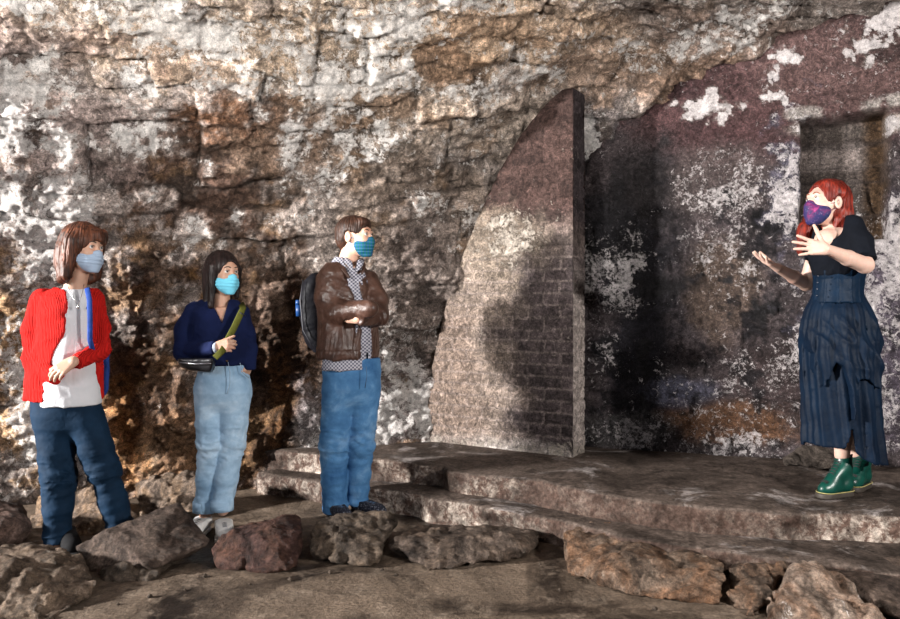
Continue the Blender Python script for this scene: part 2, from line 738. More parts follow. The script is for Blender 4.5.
def vault_mesh(name, t0, t1, v0, v1, res, resv=None):
    ts = np.arange(t0, t1, res)
    vv = np.arange(v0, v1, resv or res)
    T, Vv = (a.ravel() for a in np.meshgrid(ts, vv, indexing='ij'))
    P = vault_point(T, Vv)
    N = vault_normal(Vv)
    e, rnd = blocks(T, Vv - 0.06 * T, 0.235, 0.50, 4, 0.09)
    low = sstep(1.7, 0.6, P[:, 2]) * sstep(1.6, 0.2, T)        # the foot is bedrock, craggy instead of coursed
    high = sstep(2.2, 2.9, P[:, 2])
    J = sstep(0.0, 0.035, e)
    Q = np.stack([T * 1.0, Vv * 1.6, np.zeros_like(T)], 1)
    big = fbm(P * 1.6, 3, 11)
    mid = ridged(Q * 3.2 + fbm(P * 3, 2, 3)[:, None] * 0.5, 4, 21)
    fine = fbm(P * 17, 4, 31, 0.6)
    crag = ridged(np.stack([T * 3.6 + Vv * 0.5, Vv * 2.0, T * 0], 1) + fbm(P * 2.2, 3, 40)[:, None] * 0.9, 5, 44)
    slate = ridged(np.stack([T * 2.5 - Vv * 2.0, Vv * 5.0 + T * 1.4, T * 0], 1) + fbm(P * 2.6, 2, 50)[:, None] * 0.5, 4, 54)
    course = ((rnd - 0.5) * 0.060 + (J - 1) * 0.022) * (1 - low * 0.8) * (1 - high * 0.3)
    n_a = fbm(Q * V(1.9, 3.4, 1) + fbm(P * 2.3, 3, 93)[:, None] * 0.5, 5, 92, 0.6) * 7.0
    n_b = fbm(P * 6.5 + 11, 5, 94, 0.62) * 5.0
    ta, la = terrace(n_a)
    tb, lb = terrace(n_b)
    disp = big * 0.06 + course + mid * 0.012 + fine * 0.018 + crag * 0.055 * low + slate * 0.045 * high + ta * 0.011 + tb * 0.008
    g = (P[:, 0] - FA[0]) * FNV[0] + (P[:, 1] - FA[1]) * FNV[1]     # keep the rubble behind the edge of the brick fin
    al = (P[:, 0] - FA[0]) * FTV[0] + (P[:, 1] - FA[1]) * FTV[1]
    disp = disp - 0.06 * sstep(-0.45, -0.22, g) * sstep(0.30, 0.05, g) * sstep(1.4, 1.8, P[:, 2]) * (1 + 0.9 * sstep(2.2, 2.45, P[:, 2])) * sstep(0.0, 0.2, al) * sstep(1.9, 1.5, al)
    P = P + N * disp[:, None]
    col = np.zeros((len(T), 3)) + V(0.34, 0.285, 0.255)
    flake = np.full(len(T), 0.5)
    W = fbm(P * 2.6, 7, 61, 0.72) * 1.5
    W3 = fbm(P * 6.5, 6, 66, 0.68) * 1.6
    for (px, py, au, av, c, fk, st) in STAINS:
        t, v = on_vault(px, py)
        r = np.hypot((T - t) / au, (Vv - v) / av)
        m = sstep(1.25, 0.6, r + W * 0.8 + (W3 if au < 0.46 else 0)) * st
        col = blend(col, np.array(c) * V(1.25, 1.22, 1.26), m)
        flake = flake + (fk - flake) * np.clip(m, 0, 1)
    col = col * (0.72 + 0.56 * rnd)[:, None]
    col = col * (0.72 + 0.5 * _hash(la.astype(np.int64), lb.astype(np.int64), np.full(len(la), 3)))[:, None]
    n = fbm(P * 5, 4, 71, 0.6)
    col = blend(col, V(0.05, 0.037, 0.03), sstep(0.22, 0.5, n) * 0.75)
    n = fbm(P * 3.7 + 30, 4, 75, 0.6)
    col = blend(col, V(0.33, 0.19, 0.09), sstep(0.2, 0.5, n) * 0.6 * (0.35 + 0.65 * sstep(2.6, 1.2, P[:, 2])))
    col = blend(col, V(0.05, 0.04, 0.035), (1 - J) * 0.4 * (1 - low))
    flake = flake + fbm(P * 2.1 + 60, 3, 81) * 0.45
    o = mesh_obj(name, P, grid_faces(len(ts), len(vv)), M_vault, None, None, True, {'col': col, 'flake': flake})
    return tag(o, kind='structure')


# the end wall, oblique to the vault, with a blind niche
E0 = V(0.97, 5.2)
ET = unit(V(1.7, -0.65))
EN = V(ET[1], -ET[0])


def on_end(px, py):
    k = (px - 450.0) / FOC
    s = (k * E0[1] - E0[0]) / (ET[0] - k * ET[1])
    Y = E0[1] + ET[1] * s
    return s, CH - (py - HOR) / FOC * Y


E_STAINS_SHADOWS = [  # end wall stains, plus a few cast shadows painted dark
    (740, 90, 1.0, 0.45, (0.078, 0.042, 0.043), 0.28, 1.0),
    (850, 60, 0.7, 0.35, (0.090, 0.055, 0.052), 0.36, 1.0),
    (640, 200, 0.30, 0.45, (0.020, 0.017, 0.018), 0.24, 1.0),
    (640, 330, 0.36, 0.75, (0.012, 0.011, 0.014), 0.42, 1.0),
    (720, 180, 0.30, 0.22, (0.085, 0.066, 0.064), 0.48, 0.8),
    (725, 290, 0.25, 0.35, (0.085, 0.060, 0.048), 0.50, 0.9),
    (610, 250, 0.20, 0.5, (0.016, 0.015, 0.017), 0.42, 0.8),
    (765, 230, 0.14, 0.18, (0.012, 0.011, 0.012), 0.10, 1.0),  # this and the next: a visitor's cast shadow painted into the wall colour
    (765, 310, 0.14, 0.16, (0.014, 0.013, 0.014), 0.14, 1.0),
    (660, 285, 0.20, 0.09, (0.012, 0.011, 0.012), 0.10, 0.9),  # this and the next: another visitor's cast shadow, painted dark
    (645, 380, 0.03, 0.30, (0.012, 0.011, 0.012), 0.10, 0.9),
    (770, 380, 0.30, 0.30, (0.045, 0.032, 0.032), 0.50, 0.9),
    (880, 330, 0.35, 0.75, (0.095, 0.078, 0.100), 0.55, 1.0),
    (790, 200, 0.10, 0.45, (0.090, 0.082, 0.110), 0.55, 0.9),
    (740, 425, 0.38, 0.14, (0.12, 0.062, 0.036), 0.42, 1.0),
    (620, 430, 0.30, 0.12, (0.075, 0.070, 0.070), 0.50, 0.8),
    (680, 390, 0.22, 0.10, (0.060, 0.060, 0.085), 0.40, 0.8),
    (860, 125, 0.40, 0.05, (0.330, 0.290, 0.260), 0.66, 0.9),
    (700, 105, 0.14, 0.07, (0.30, 0.265, 0.25), 0.80, 1.0),
    (770, 98, 0.08, 0.05, (0.30, 0.265, 0.25), 0.80, 1.0),
    (780, 58, 0.07, 0.05, (0.38, 0.35, 0.34), 0.9, 1.0),
    (865, 45, 0.13, 0.08, (0.34, 0.30, 0.27), 0.85, 1.0),
    (888, 18, 0.08, 0.05, (0.34, 0.30, 0.27), 0.85, 0.9),
]
NS0, NS1, NZ1, NZ0 = on_end(801, 130)[0], on_end(889, 120)[0], 2.41, 1.66


def end_mesh():
    s = np.arange(-1.6, 3.1, 0.013)
    z = np.arange(-0.1, 3.75, 0.013)
    S, Z = (a.ravel() for a in np.meshgrid(s, z, indexing='ij'))
    P = np.stack([E0[0] + ET[0] * S, E0[1] + ET[1] * S, Z], 1)
    e, rnd = blocks(S, Z, 0.155, 0.33, 9, 0.045)
    J = sstep(0.0, 0.022, e)
    up = sstep(2.0, 2.5, Z)                      # smooth worn plaster higher up
    disp = fbm(P * 1.7, 3, 101) * 0.03 + ((rnd - 0.5) * 0.020 - (1 - J) * 0.012) * (1 - 0.75 * up)
    disp += fbm(P * 14, 5, 105, 0.62) * 0.018 + ridged(P * 5, 3, 108) * 0.010
    inn = np.minimum(np.minimum(S - NS0, NS1 - S), np.minimum(Z - NZ0, NZ1 + (S - NS0) * 0.06 - Z)) + fbm(P * 7, 2, 120) * 0.012
    nm = sstep(-0.008, 0.012, inn)
    disp = disp - nm * 0.22
    lint = sstep(0.05, 0.025, np.abs(Z - (NZ1 + (S - NS0) * 0.06 + 0.05))) * sstep(NS0 - 0.12, NS0 - 0.05, S)
    disp += lint * 0.02
    P = P + np.stack([EN[0] * disp, EN[1] * disp, disp * 0], 1)
    col = np.zeros((len(S), 3)) + V(0.06, 0.048, 0.05)
    flake = np.full(len(S), 0.44)
    W = fbm(P * 3.2, 7, 130, 0.72) * 1.4
    W2 = fbm(P * 11, 5, 133, 0.65) * 2.4
    for (px, py, au, av, c, fk, st) in E_STAINS_SHADOWS:
        s_, z_ = on_end(px, py)
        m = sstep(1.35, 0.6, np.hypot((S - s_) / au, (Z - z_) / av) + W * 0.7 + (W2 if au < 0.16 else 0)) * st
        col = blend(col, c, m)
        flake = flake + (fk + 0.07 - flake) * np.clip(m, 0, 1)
    col = col * (0.7 + 0.6 * rnd)[:, None]
    n = fbm(P * 6, 5, 140, 0.65)
    col = blend(col, V(0.012, 0.011, 0.013), sstep(0.12, 0.32, n) * 0.85 * (1 - 0.7 * up))
    col = blend(col, V(0.30, 0.27, 0.25), lint * sstep(-0.25, 0.15, fbm(P * 9, 4, 160, 0.65)))
    # the niche: brown-grey blocks, rusty toward its right side
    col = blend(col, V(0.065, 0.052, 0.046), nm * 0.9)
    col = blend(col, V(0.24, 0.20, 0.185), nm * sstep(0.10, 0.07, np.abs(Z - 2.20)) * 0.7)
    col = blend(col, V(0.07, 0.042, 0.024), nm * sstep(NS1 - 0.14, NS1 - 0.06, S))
    col = blend(col, V(0.03, 0.025, 0.025), nm * (1 - J) * 0.6)
    flake = np.where(nm > 0.5, 0.26 + 0.2 * (Z < 1.98), flake)
    flake = flake + fbm(P * 2.3 + 44, 3, 150) * 0.35 * (1 - 0.5 * up)
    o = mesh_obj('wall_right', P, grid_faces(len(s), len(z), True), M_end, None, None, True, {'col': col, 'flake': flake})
    tag(o, kind='structure')
    # plain remainder beyond the frame
    s = np.arange(3.08, 7.2, 0.08)
    z = np.arange(-0.1, 3.75, 0.08)
    S, Z = (a.ravel() for a in np.meshgrid(s, z, indexing='ij'))
    P = np.stack([E0[0] + ET[0] * S, E0[1] + ET[1] * S, Z], 1)
    dd = fbm(P * 3, 4, 101) * 0.04
    P = P + np.stack([EN[0] * dd, EN[1] * dd, dd * 0], 1)
    o = mesh_obj('wall_right_far', P, grid_faces(len(s), len(z), True), M_end, None, None, True,
                 {'col': np.zeros((len(S), 3)) + V(0.15, 0.12, 0.13), 'flake': np.full(len(S), 0.5)})
    tag(o, kind='structure')


vault_mesh('wall_left', -2.6, 4.9, 0.1, 4.05, 0.0135)
vault_mesh('ceiling', -2.6, 4.9, 4.04, 7.6, 0.05)
vault_mesh('wall_left_far', -5.4, -2.56, 0.1, 7.6, 0.06)
end_mesh()


# ------------------------------------------------------------------ the floor: wet, stained concrete
def ground_mat(name, dry, damp, pale, wet_rough=0.28):
    m = Mat(name, 0.7, 0.16)
    n1 = m.noise(1.3, 6, 0.6, 0.8)
    n2 = m.noise(7, 8, 0.7, 0.4)
    n3 = m.noise(60, 4, 0.7)
    c = m.ramp(n1, [(0.40, damp), (0.52, dry), (0.70, dry)])
    c = m.mix(m.ramp(n2, [(0.52, 0.0), (0.72, 0.8)]), c, pale)
    c = m.mix(0.8, c, m.ramp(n3, [(0.3, 0.4), (0.5, 1.0), (0.7, 1.6)]), 'MULTIPLY')
    c = m.mix(0.8, c, m.ramp(m.noise(3.2, 9, 0.72, 0.6), [(0.36, 0.45), (0.5, 1.0), (0.64, 1.35)]), 'MULTIPLY')
    c = m.mix(m.ramp(m.vor(14), [(0.0, 0.7), (0.06, 0.0)]), c, tuple(x * 0.35 for x in damp))
    m.color(c)
    m.rough(m.ramp(n1, [(0.38, wet_rough), (0.54, 0.75)]))
    b = m.bump(m.noise(6, 10, 0.68), 0.8, 0.035)
    m.bump(n3, 0.35, 0.004, b)
    return m.m


M_floor = ground_mat('damp_concrete_floor', (0.112, 0.083, 0.061), (0.020, 0.015, 0.012), (0.21, 0.165, 0.128))
M_plat = ground_mat('platform_concrete', (0.15, 0.118, 0.098), (0.075, 0.055, 0.045), (0.24, 0.20, 0.175), 0.5)


def floor_mesh():
    xs = np.concatenate([np.arange(-6, -3, 0.15), np.arange(-3, 3, 0.03), np.arange(3, 8, 0.15)])
    ys = np.concatenate([np.arange(-2.5, 2, 0.15), np.arange(2, 6.4, 0.03)])
    X, Y = (a.ravel() for a in np.meshgrid(xs, ys, indexing='ij'))
    P = np.stack([X, Y, 0 * X], 1)
    P[:, 2] = fbm(P * 1.5, 3, 200) * 0.012 + fbm(P * 9, 3, 204) * 0.004
    o = mesh_obj('floor', P, grid_faces(len(xs), len(ys)), M_floor)
    tag(o, kind='structure')


floor_mesh()


# ------------------------------------------------------------------ raised platform and the step below it
def slab(name, poly, z0, z1, h, mat, kind, amp=0.03, edge=0.03, seed=0, label=None, cat=None, group=None, lumps=0.010):
    poly = np.array(poly, float)
    A, B_ = poly, np.roll(poly, -1, 0)

    def f(p):
        q = p[:, :2] + np.stack([fbm(p * 3.1, 3, seed), fbm(p * 3.1 + 50, 3, seed + 7)], 1) * amp
        d = np.full(len(q), 1e9)
        ins = np.zeros(len(q), bool)
        for a, b in zip(A, B_):
            e = b - a
            w_ = q - a
            t = np.clip((w_ @ e) / (e @ e), 0, 1)
            d = np.minimum(d, ((w_ - t[:, None] * e) ** 2).sum(1))
            c = ((a[1] <= q[:, 1]) & (q[:, 1] < b[1])) | ((b[1] <= q[:, 1]) & (q[:, 1] < a[1]))
            den = e[1] if abs(e[1]) > 1e-9 else 1e-9
            ins ^= c & (q[:, 0] < a[0] + (q[:, 1] - a[1]) * e[0] / den)
        d = np.sqrt(d) * np.where(ins, -1, 1)
        dz = np.maximum(z0 - p[:, 2], p[:, 2] - z1 - fbm(p * 2.0 * V(1, 1, 0.3), 3, seed + 9) * lumps)
        return smax(d + ridged(p * V(5, 5, 3), 4, seed + 3) * 0.018 * sstep(z1 + 0.01, z1 - 0.05, p[:, 2]), dz, edge)
    lo = np.append(poly.min(0) - 0.08, z0 - 0.03)
    hi = np.append(poly.max(0) + 0.08, z1 + 0.05)
    o = solid(name, f, lo, hi, h, mat, None, V(0, 0, 0))
    tag(o, label, cat, group, kind)
    return o


PZ, SZ = 0.27, 0.138
plat = [atz(x, y, PZ)[:2] for x, y in ((350, 456), (367, 459), (410, 462), (443, 466), (449, 471), (490, 475), (534, 480), (600, 494), (650, 502),
                                       (720, 509), (795, 512), (850, 514), (900, 516))]
plat += [V(2.6, 3.40), V(3.3, 3.30), V(3.3, 5.2), V(1.2, 6.2), V(-0.9, 6.0), V(-1.3, 5.1)]
step = [atz(x, y, SZ)[:2] for x, y in ((345, 484), (367, 487), (400, 491), (423, 494), (430, 499), (471, 503), (519, 512), (560, 520), (620, 535),
                                       (700, 546), (790, 561), (840, 566), (900, 574))]
step += [V(2.5, 2.95), V(3.3, 2.9), V(3.3, 4.4), V(0.5, 5.0), V(-0.9, 5.4), V(-1.3, 5.0)]


def riser_mat(name, base, pale, red):
    m = Mat(name, 0.7, 0.06)
    n1 = m.noise(3.0, 8, 0.68, 0.6)
    n2 = m.noise(18, 8, 0.75, 0.4)
    geo = m.t.nodes.new('ShaderNodeNewGeometry')
    sep = m.t.nodes.new('ShaderNodeSeparateXYZ')
    m.t.links.new(geo.outputs['Normal'], sep.inputs[0])
    side = m.ramp(sep.outputs[2], [(0.45, 1.0), (0.8, 0.0)])
    top = m.mix(m.ramp(n2, [(0.45, 0.0), (0.7, 0.8)]), base, tuple(min(1, x * 2.0) for x in base))
    top = m.mix(m.ramp(m.noise(1.1, 5, 0.6, 0.5), [(0.42, 0.8), (0.55, 0.0)]), top, tuple(x * 0.45 for x in base))
    top = m.mix(m.ramp(m.noise(2.0, 8, 0.7, 0.8), [(0.56, 0.0), (0.64, 0.7)]), top, (0.30, 0.27, 0.26))
    sc_ = m.mix(m.ramp(n2, [(0.44, 0.0), (0.62, 1.0)]), red, pale)
    sc_ = m.mix(m.ramp(n1, [(0.42, 0.85), (0.56, 0.0)]), sc_, tuple(x * 0.5 for x in red))
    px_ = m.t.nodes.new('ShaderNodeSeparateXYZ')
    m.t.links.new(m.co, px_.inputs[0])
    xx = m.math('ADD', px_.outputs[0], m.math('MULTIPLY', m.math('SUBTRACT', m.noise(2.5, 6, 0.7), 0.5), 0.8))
    sc_ = m.mix(m.ramp(m.math('MULTIPLY', xx, 0.4), [(0.10, 0.0), (0.20, 0.85), (0.56, 0.85), (0.68, 0.0)]), sc_, tuple(x * 0.7 for x in red))   # darker middle stretch of the riser
    c = m.mix(side, top, sc_)
    c = m.mix(0.8, c, m.ramp(m.noise(45, 6, 0.75), [(0.32, 0.3), (0.5, 1.0), (0.68, 1.8)]), 'MULTIPLY')
    c = m.mix(0.8, c, m.ramp(m.noise(6, 9, 0.72, 0.6), [(0.38, 0.4), (0.5, 1.0), (0.62, 1.4)]), 'MULTIPLY')
    m.color(c)
    m.rough(m.ramp(n1, [(0.35, 0.45), (0.6, 0.85)]))
    b = m.bump(m.noise(8, 9, 0.7, 0.6), 0.7, 0.03)
    m.bump(m.noise(60, 4, 0.7), 0.5, 0.005, b)
    return m.m


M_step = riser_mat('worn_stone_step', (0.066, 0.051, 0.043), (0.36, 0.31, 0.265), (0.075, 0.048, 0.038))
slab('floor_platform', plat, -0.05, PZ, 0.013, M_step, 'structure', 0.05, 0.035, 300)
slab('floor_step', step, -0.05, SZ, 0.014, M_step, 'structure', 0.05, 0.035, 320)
# platform remainder beyond the frame
slab('floor_platform_far', [V(3.25, 3.3), V(7.2, 2.2), V(7.2, 3.6), V(3.25, 5.3)], -0.05, PZ, 0.06, M_step, 'structure', 0.02, 0.02, 330)


# ------------------------------------------------------------------ the brick fin wall: its back edge follows the vault
def fin():
    a = atz(424, 441, PZ)[:2]
    b = atz(573, 458, PZ)[:2]
    L = np.linalg.norm(b - a)
    ft = (b - a) / L
    fn = V(ft[1], -ft[0])       # toward the camera
    TH = 0.20
    # its edge profile, read where brick meets rubble
    edge = []
    for px, py in ((423, 443), (426, 410), (432, 370), (441, 325), (452, 285), (465, 250), (480, 213), (500, 170), (520, 135), (542, 108), (562, 90)):
        k = (px - 450.0) / FOC
        s = (k * a[1] - a[0]) / (ft[0] - k * ft[1])
        edge.append((CH - (py - HOR) / FOC * (a[1] + ft[1] * s), s))
    edge = np.array(edge)
    ztop = edge[-1, 0] + 0.01
    h = 0.013
    zs = np.arange(PZ - 0.06, ztop, h)
    s0 = np.interp(zs, edge[:, 0], edge[:, 1])
    nu = 105
    vs, cols, fl = [], [], []
    U = np.linspace(0, 1, nu)
    Sg = s0[None] + (L - s0[None]) * U[:, None]
    Zg = np.repeat(zs[None], nu, 0)
    S, Z = Sg.ravel(), Zg.ravel()

    def brick(u, v, bh=0.078, bw=0.235):
        p = np.stack([u, v, u * 0], 1)
        u = u + fbm(p * 3, 2, 400) * 0.012
        v = v + fbm(p * 3 + 7, 2, 402) * 0.008
        r = v / bh
        ri = np.floor(r)
        c = u / bw + 0.5 * (ri % 2)
        ci = np.floor(c)
        e = np.minimum(np.minimum(r - ri, 1 - r + ri) * bh, np.minimum(c - ci, 1 - c + ci) * bw)
        return e, _hash(ri.astype(np.int64), ci.astype(np.int64), np.full(len(ri), 7, np.int64))

    def colour(S, Z, P, e, rnd, endface=False):
        col = np.zeros((len(S), 3)) + V(0.19, 0.15, 0.125)
        W = fbm(P * 3.5, 4, 420, 0.62)
        rel = (Z - PZ)
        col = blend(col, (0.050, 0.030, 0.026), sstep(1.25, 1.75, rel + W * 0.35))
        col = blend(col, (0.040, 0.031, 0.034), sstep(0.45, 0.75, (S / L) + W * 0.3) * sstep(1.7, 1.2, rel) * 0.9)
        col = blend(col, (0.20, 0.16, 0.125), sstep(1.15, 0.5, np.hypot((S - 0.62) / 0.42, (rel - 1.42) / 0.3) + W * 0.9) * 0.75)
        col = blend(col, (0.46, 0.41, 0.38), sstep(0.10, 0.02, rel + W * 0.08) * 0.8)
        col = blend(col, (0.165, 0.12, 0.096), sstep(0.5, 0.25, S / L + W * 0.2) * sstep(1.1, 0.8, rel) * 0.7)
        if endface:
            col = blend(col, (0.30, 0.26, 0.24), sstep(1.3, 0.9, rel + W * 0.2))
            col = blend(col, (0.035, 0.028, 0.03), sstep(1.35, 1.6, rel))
        col = col * (0.72 + 0.5 * rnd)[:, None]
        col = blend(col, (0.22, 0.18, 0.165), sstep(0.009, 0.003, e) * 0.45 * (rel < 1.35))
        f_ = 0.30 + 0.25 * sstep(1.0, 0.4, np.hypot((S - 0.62) / 0.45, (rel - 1.42) / 0.3)) + 0.3 * sstep(0.15, 0.03, rel) + W * 0.3
        return col, f_

    def face(S, Z, off, flip, endf=False):
        if endf:
            u = S
            e, rnd = brick(u + 0.1, Z)
            n = V(ft[0], ft[1])
            base = np.stack([b[0] - fn[0] * u, b[1] - fn[1] * u, Z], 1)
        else:
            e, rnd = brick(S, Z)
            n = fn if off == 0 else -fn
            base = np.stack([a[0] + ft[0] * S - fn[0] * off, a[1] + ft[1] * S - fn[1] * off, Z], 1)
        d = -sstep(0.008, 0.002, e) * 0.006 + (rnd - 0.5) * 0.006 + fbm(base * 12, 4, 410) * 0.008
        P = base + np.stack([n[0] * d, n[1] * d, d * 0], 1)
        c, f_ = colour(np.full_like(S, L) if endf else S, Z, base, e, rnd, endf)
        return P, c, f_
    allv, allf, allc, allfl = [], [], [], []
    off = 0
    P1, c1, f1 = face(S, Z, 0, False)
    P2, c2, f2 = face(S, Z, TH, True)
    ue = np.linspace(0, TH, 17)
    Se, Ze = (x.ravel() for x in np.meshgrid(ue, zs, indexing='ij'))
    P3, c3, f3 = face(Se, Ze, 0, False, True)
    for P_, c_, f_, (m_, n_), fp in ((P1, c1, f1, (nu, len(zs)), False), (P2, c2, f2, (nu, len(zs)), True), (P3, c3, f3, (17, len(zs)), False)):
        allf.append(grid_faces(m_, n_, fp) + off)
        allv.append(P_)
        allc.append(c_)
        allfl.append(f_)
        off += len(P_)
    # curved edge strip and top
    i1 = np.arange(len(zs))
    i2 = i1 + nu * len(zs)
    allf.append(np.stack([i1[:-1], i1[1:], i2[1:], i2[:-1]], 1))
    t1 = np.arange(nu) * len(zs) + len(zs) - 1
    t2 = t1 + nu * len(zs)
    allf.append(np.stack([t1[:-1], t1[1:], t2[1:], t2[:-1]], 1))
    m = rock_face_mat('old_brickwork', flake=(0.50, 0.44, 0.38), gloss=0.66, scale=1.7, relief=0.008, wash=0.6)
    o = mesh_obj('wall_partition', np.concatenate(allv), np.concatenate(allf), m, None, None, True,
                 {'col': np.concatenate(allc), 'flake': np.concatenate(allfl)})
    tag(o, kind='structure')


fin()


# ------------------------------------------------------------------ boulders and loose stones
def stone_mat(name, dark, mid, pale, accent=None, acc_amt=0.5, gloss=0.5, vein=0.3):
    dark, mid, pale = (tuple(min(0.9, x * g) for x in q) for q, g in ((dark, 0.75), (mid, 1.0), (pale, 1.5)))
    m = Mat(name, gloss, 0.10)
    n1 = m.noise(4.5, 9, 0.66, 0.8)
    n2 = m.noise(22, 8, 0.75, 0.4)
    c = m.ramp(n1, [(0.34, dark), (0.50, mid), (0.66, mid), (0.78, pale)])
    if accent:
        c = m.mix(m.ramp(m.noise(3.1, 7, 0.7, 1.2), [(0.50 - 0.1 * acc_amt, 0.0), (0.62, acc_amt)]), c, accent)
    c = m.mix(0.75, c, m.ramp(n2, [(0.3, 0.3), (0.5, 1.0), (0.68, 2.0)]), 'MULTIPLY')
    c = m.mix(m.ramp(m.noise(9, 10, 0.8, 1.0), [(0.60, 0.0), (0.66, vein)]), c, pale)
    c = m.mix(m.ramp(m.noise(14, 8, 0.8, 1.0), [(0.62, 0.0), (0.68, 0.8)]), c, tuple(x * 0.25 for x in dark))
    c = m.mix(0.8, c, m.ramp(m.noise(11, 9, 0.75, 0.8), [(0.38, 0.35), (0.5, 1.0), (0.62, 1.7)]), 'MULTIPLY')
    c = m.mix(0.6, c, m.ramp(m.noise(90, 5, 0.8), [(0.36, 0.3), (0.5, 1.0), (0.63, 1.6)]), 'MULTIPLY')
    m.color(c)
    m.rough(m.ramp(n2, [(0.3, gloss - 0.1), (0.7, gloss + 0.25)]))
    b = m.bump(m.noise(8, 12, 0.75, 0.9), 1.0, 0.06)
    m.bump(m.noise(30, 8, 0.8), 0.9, 0.012, b)
    return m.m


M_tan = stone_mat('tan_boulder', (0.060, 0.042, 0.031), (0.135, 0.100, 0.075), (0.42, 0.38, 0.33), (0.20, 0.145, 0.10), 0.5)
M_slab = stone_mat('brown_slab', (0.050, 0.036, 0.030), (0.090, 0.066, 0.054), (0.20, 0.165, 0.13), (0.14, 0.10, 0.07), 0.25, 0.55, 0.12)
M_red = stone_mat('red_boulder', (0.016, 0.012, 0.011), (0.052, 0.028, 0.024), (0.22, 0.16, 0.12), (0.11, 0.055, 0.036), 0.7, 0.42, 0.2)
M_grey = stone_mat('grey_boulder', (0.022, 0.017, 0.014), (0.085, 0.066, 0.052), (0.26, 0.21, 0.16), (0.15, 0.105, 0.07), 0.5, 0.5)
M_flat = stone_mat('flat_step_stone', (0.032, 0.024, 0.020), (0.095, 0.072, 0.058), (0.28, 0.24, 0.19), (0.14, 0.095, 0.065), 0.4, 0.55)
M_orange = stone_mat('rust_faced_stone', (0.045, 0.028, 0.020), (0.130, 0.095, 0.072), (0.34, 0.30, 0.25), (0.20, 0.095, 0.045), 0.6, 0.6, 0.4)
M_pale = stone_mat('pale_streaked_boulder', (0.06, 0.038, 0.028), (0.26, 0.20, 0.16), (0.66, 0.63, 0.60), (0.20, 0.09, 0.04), 0.6, 0.5, 0.9)
M_bed = stone_mat('bedrock_ledge', (0.060, 0.042, 0.032), (0.165, 0.125, 0.098), (0.44, 0.40, 0.34), (0.30, 0.18, 0.09), 0.5, 0.6, 0.5)


def rock(name, label, hulls, mat, amp=0.02, rad=0.02, h=0.0095, seed=0, cut=None, group='rocks along the foot of the wall', cat='rock', freq=5.0, chips=12):
    pts = np.concatenate([np.array(q, float) for q in hulls])
    rs = random.Random(seed)
    fs = []
    for q in hulls:
        q = np.array(q, float)
        cen = q.mean(0)
        cuts = []
        for _ in range(chips):
            n = unit([rs.gauss(0, 1), rs.gauss(0, 1), rs.gauss(0, 0.8)])
            sup = ((q - cen) @ n).max()
            cuts.append((n, cen @ n + sup * rs.uniform(0.78, 0.93)))
        hq = hull(q, rad)

        def g1(p, hq=hq, cuts=cuts):
            d = hq(p)
            for n, o in cuts:
                d = smax(d, p @ n - o, 0.003)
            return d
        fs.append(g1)
    g = union(fs, 0.03)

    def f(p):
        w_ = fbm(p * freq * 0.6, 3, seed + 2)[:, None] * 0.03
        d = g(p + w_ * V(1, 0.6, 0.8))
        d = d + ridged(p * freq + w_ * 4, 5, seed + 5) * amp * 1.5 - np.abs(fbm(p * 10, 4, seed + 9, 0.6)) * amp * 1.7
        if cut is not None:
            d = smax(d, cut(p), 0.01)
        return smax(d, -0.02 - p[:, 2], 0.005)
    lo, hi = bounds(pts, 0.06)
    lo[2] = max(lo[2], -0.05)
    cx, cy = pts[:, 0].mean(), pts[:, 1].mean()
    o = solid(name, f, lo, hi, h, mat, None, V(cx, cy, 0))
    tag(o, label, cat, group)
    return o


def block(front, back, z0=0.0):
    """stone from visible outline points (px, py, distance) in front and at the back"""
    return [at(*q) for q in front] + [at(*q) for q in back]


# big tan boulder in the lower left corner
rock('boulder', 'large tan boulder with a white-washed edge in the lower left corner', [[
    at(-30, 570, 3.15), at(0, 562, 3.2), at(50, 540, 3.42), at(88, 550, 3.4), at(98, 590, 3.22), at(95, 604, 3.12), at(60, 628, 2.93), at(5, 640, 2.85), at(-45, 650, 2.9),
    at(30, 619, 3.55), at(85, 590, 3.6), at(-40, 600, 3.6), at(-35, 560, 3.5), at(45, 540, 3.56)]], M_tan, 0.022, 0.03, seed=1000)
# tilted slab leaning over the puddle
rock('slab', 'broad flat brown slab tilted up on its edge between the blue trousers and the white shoes', [[
    at(104, 528, 3.62), at(128, 522, 3.72), at(178, 503, 3.86), at(192, 518, 3.84), at(213, 537, 3.74), at(208, 543, 3.66), at(158, 566, 3.44), at(148, 562, 3.42),
    at(104, 542, 3.65), at(150, 575, 3.52), at(205, 548, 3.75), at(178, 512, 3.95), at(120, 530, 3.86)],
    [at(80, 545, 3.60), at(100, 530, 3.64), at(125, 532, 3.6), at(145, 560, 3.48), at(150, 572, 3.5), at(110, 585, 3.45), at(88, 575, 3.5), at(100, 588, 3.6), at(80, 560, 3.8),
     at(120, 535, 3.95), at(160, 560, 3.9)]], M_slab, 0.010, 0.008, seed=1010, freq=4, chips=0)
rock('rock', 'low dark crumbly rock wedged under the raised corner of the tilted slab', [[
    at(88, 572, 3.52), at(120, 565, 3.45), at(160, 566, 3.46), at(178, 562, 3.55), at(150, 588, 3.36), at(105, 593, 3.32), at(90, 590, 3.5), at(170, 570, 3.7), at(95, 580, 3.7)]],
    M_grey, 0.02, 0.02, seed=1020)
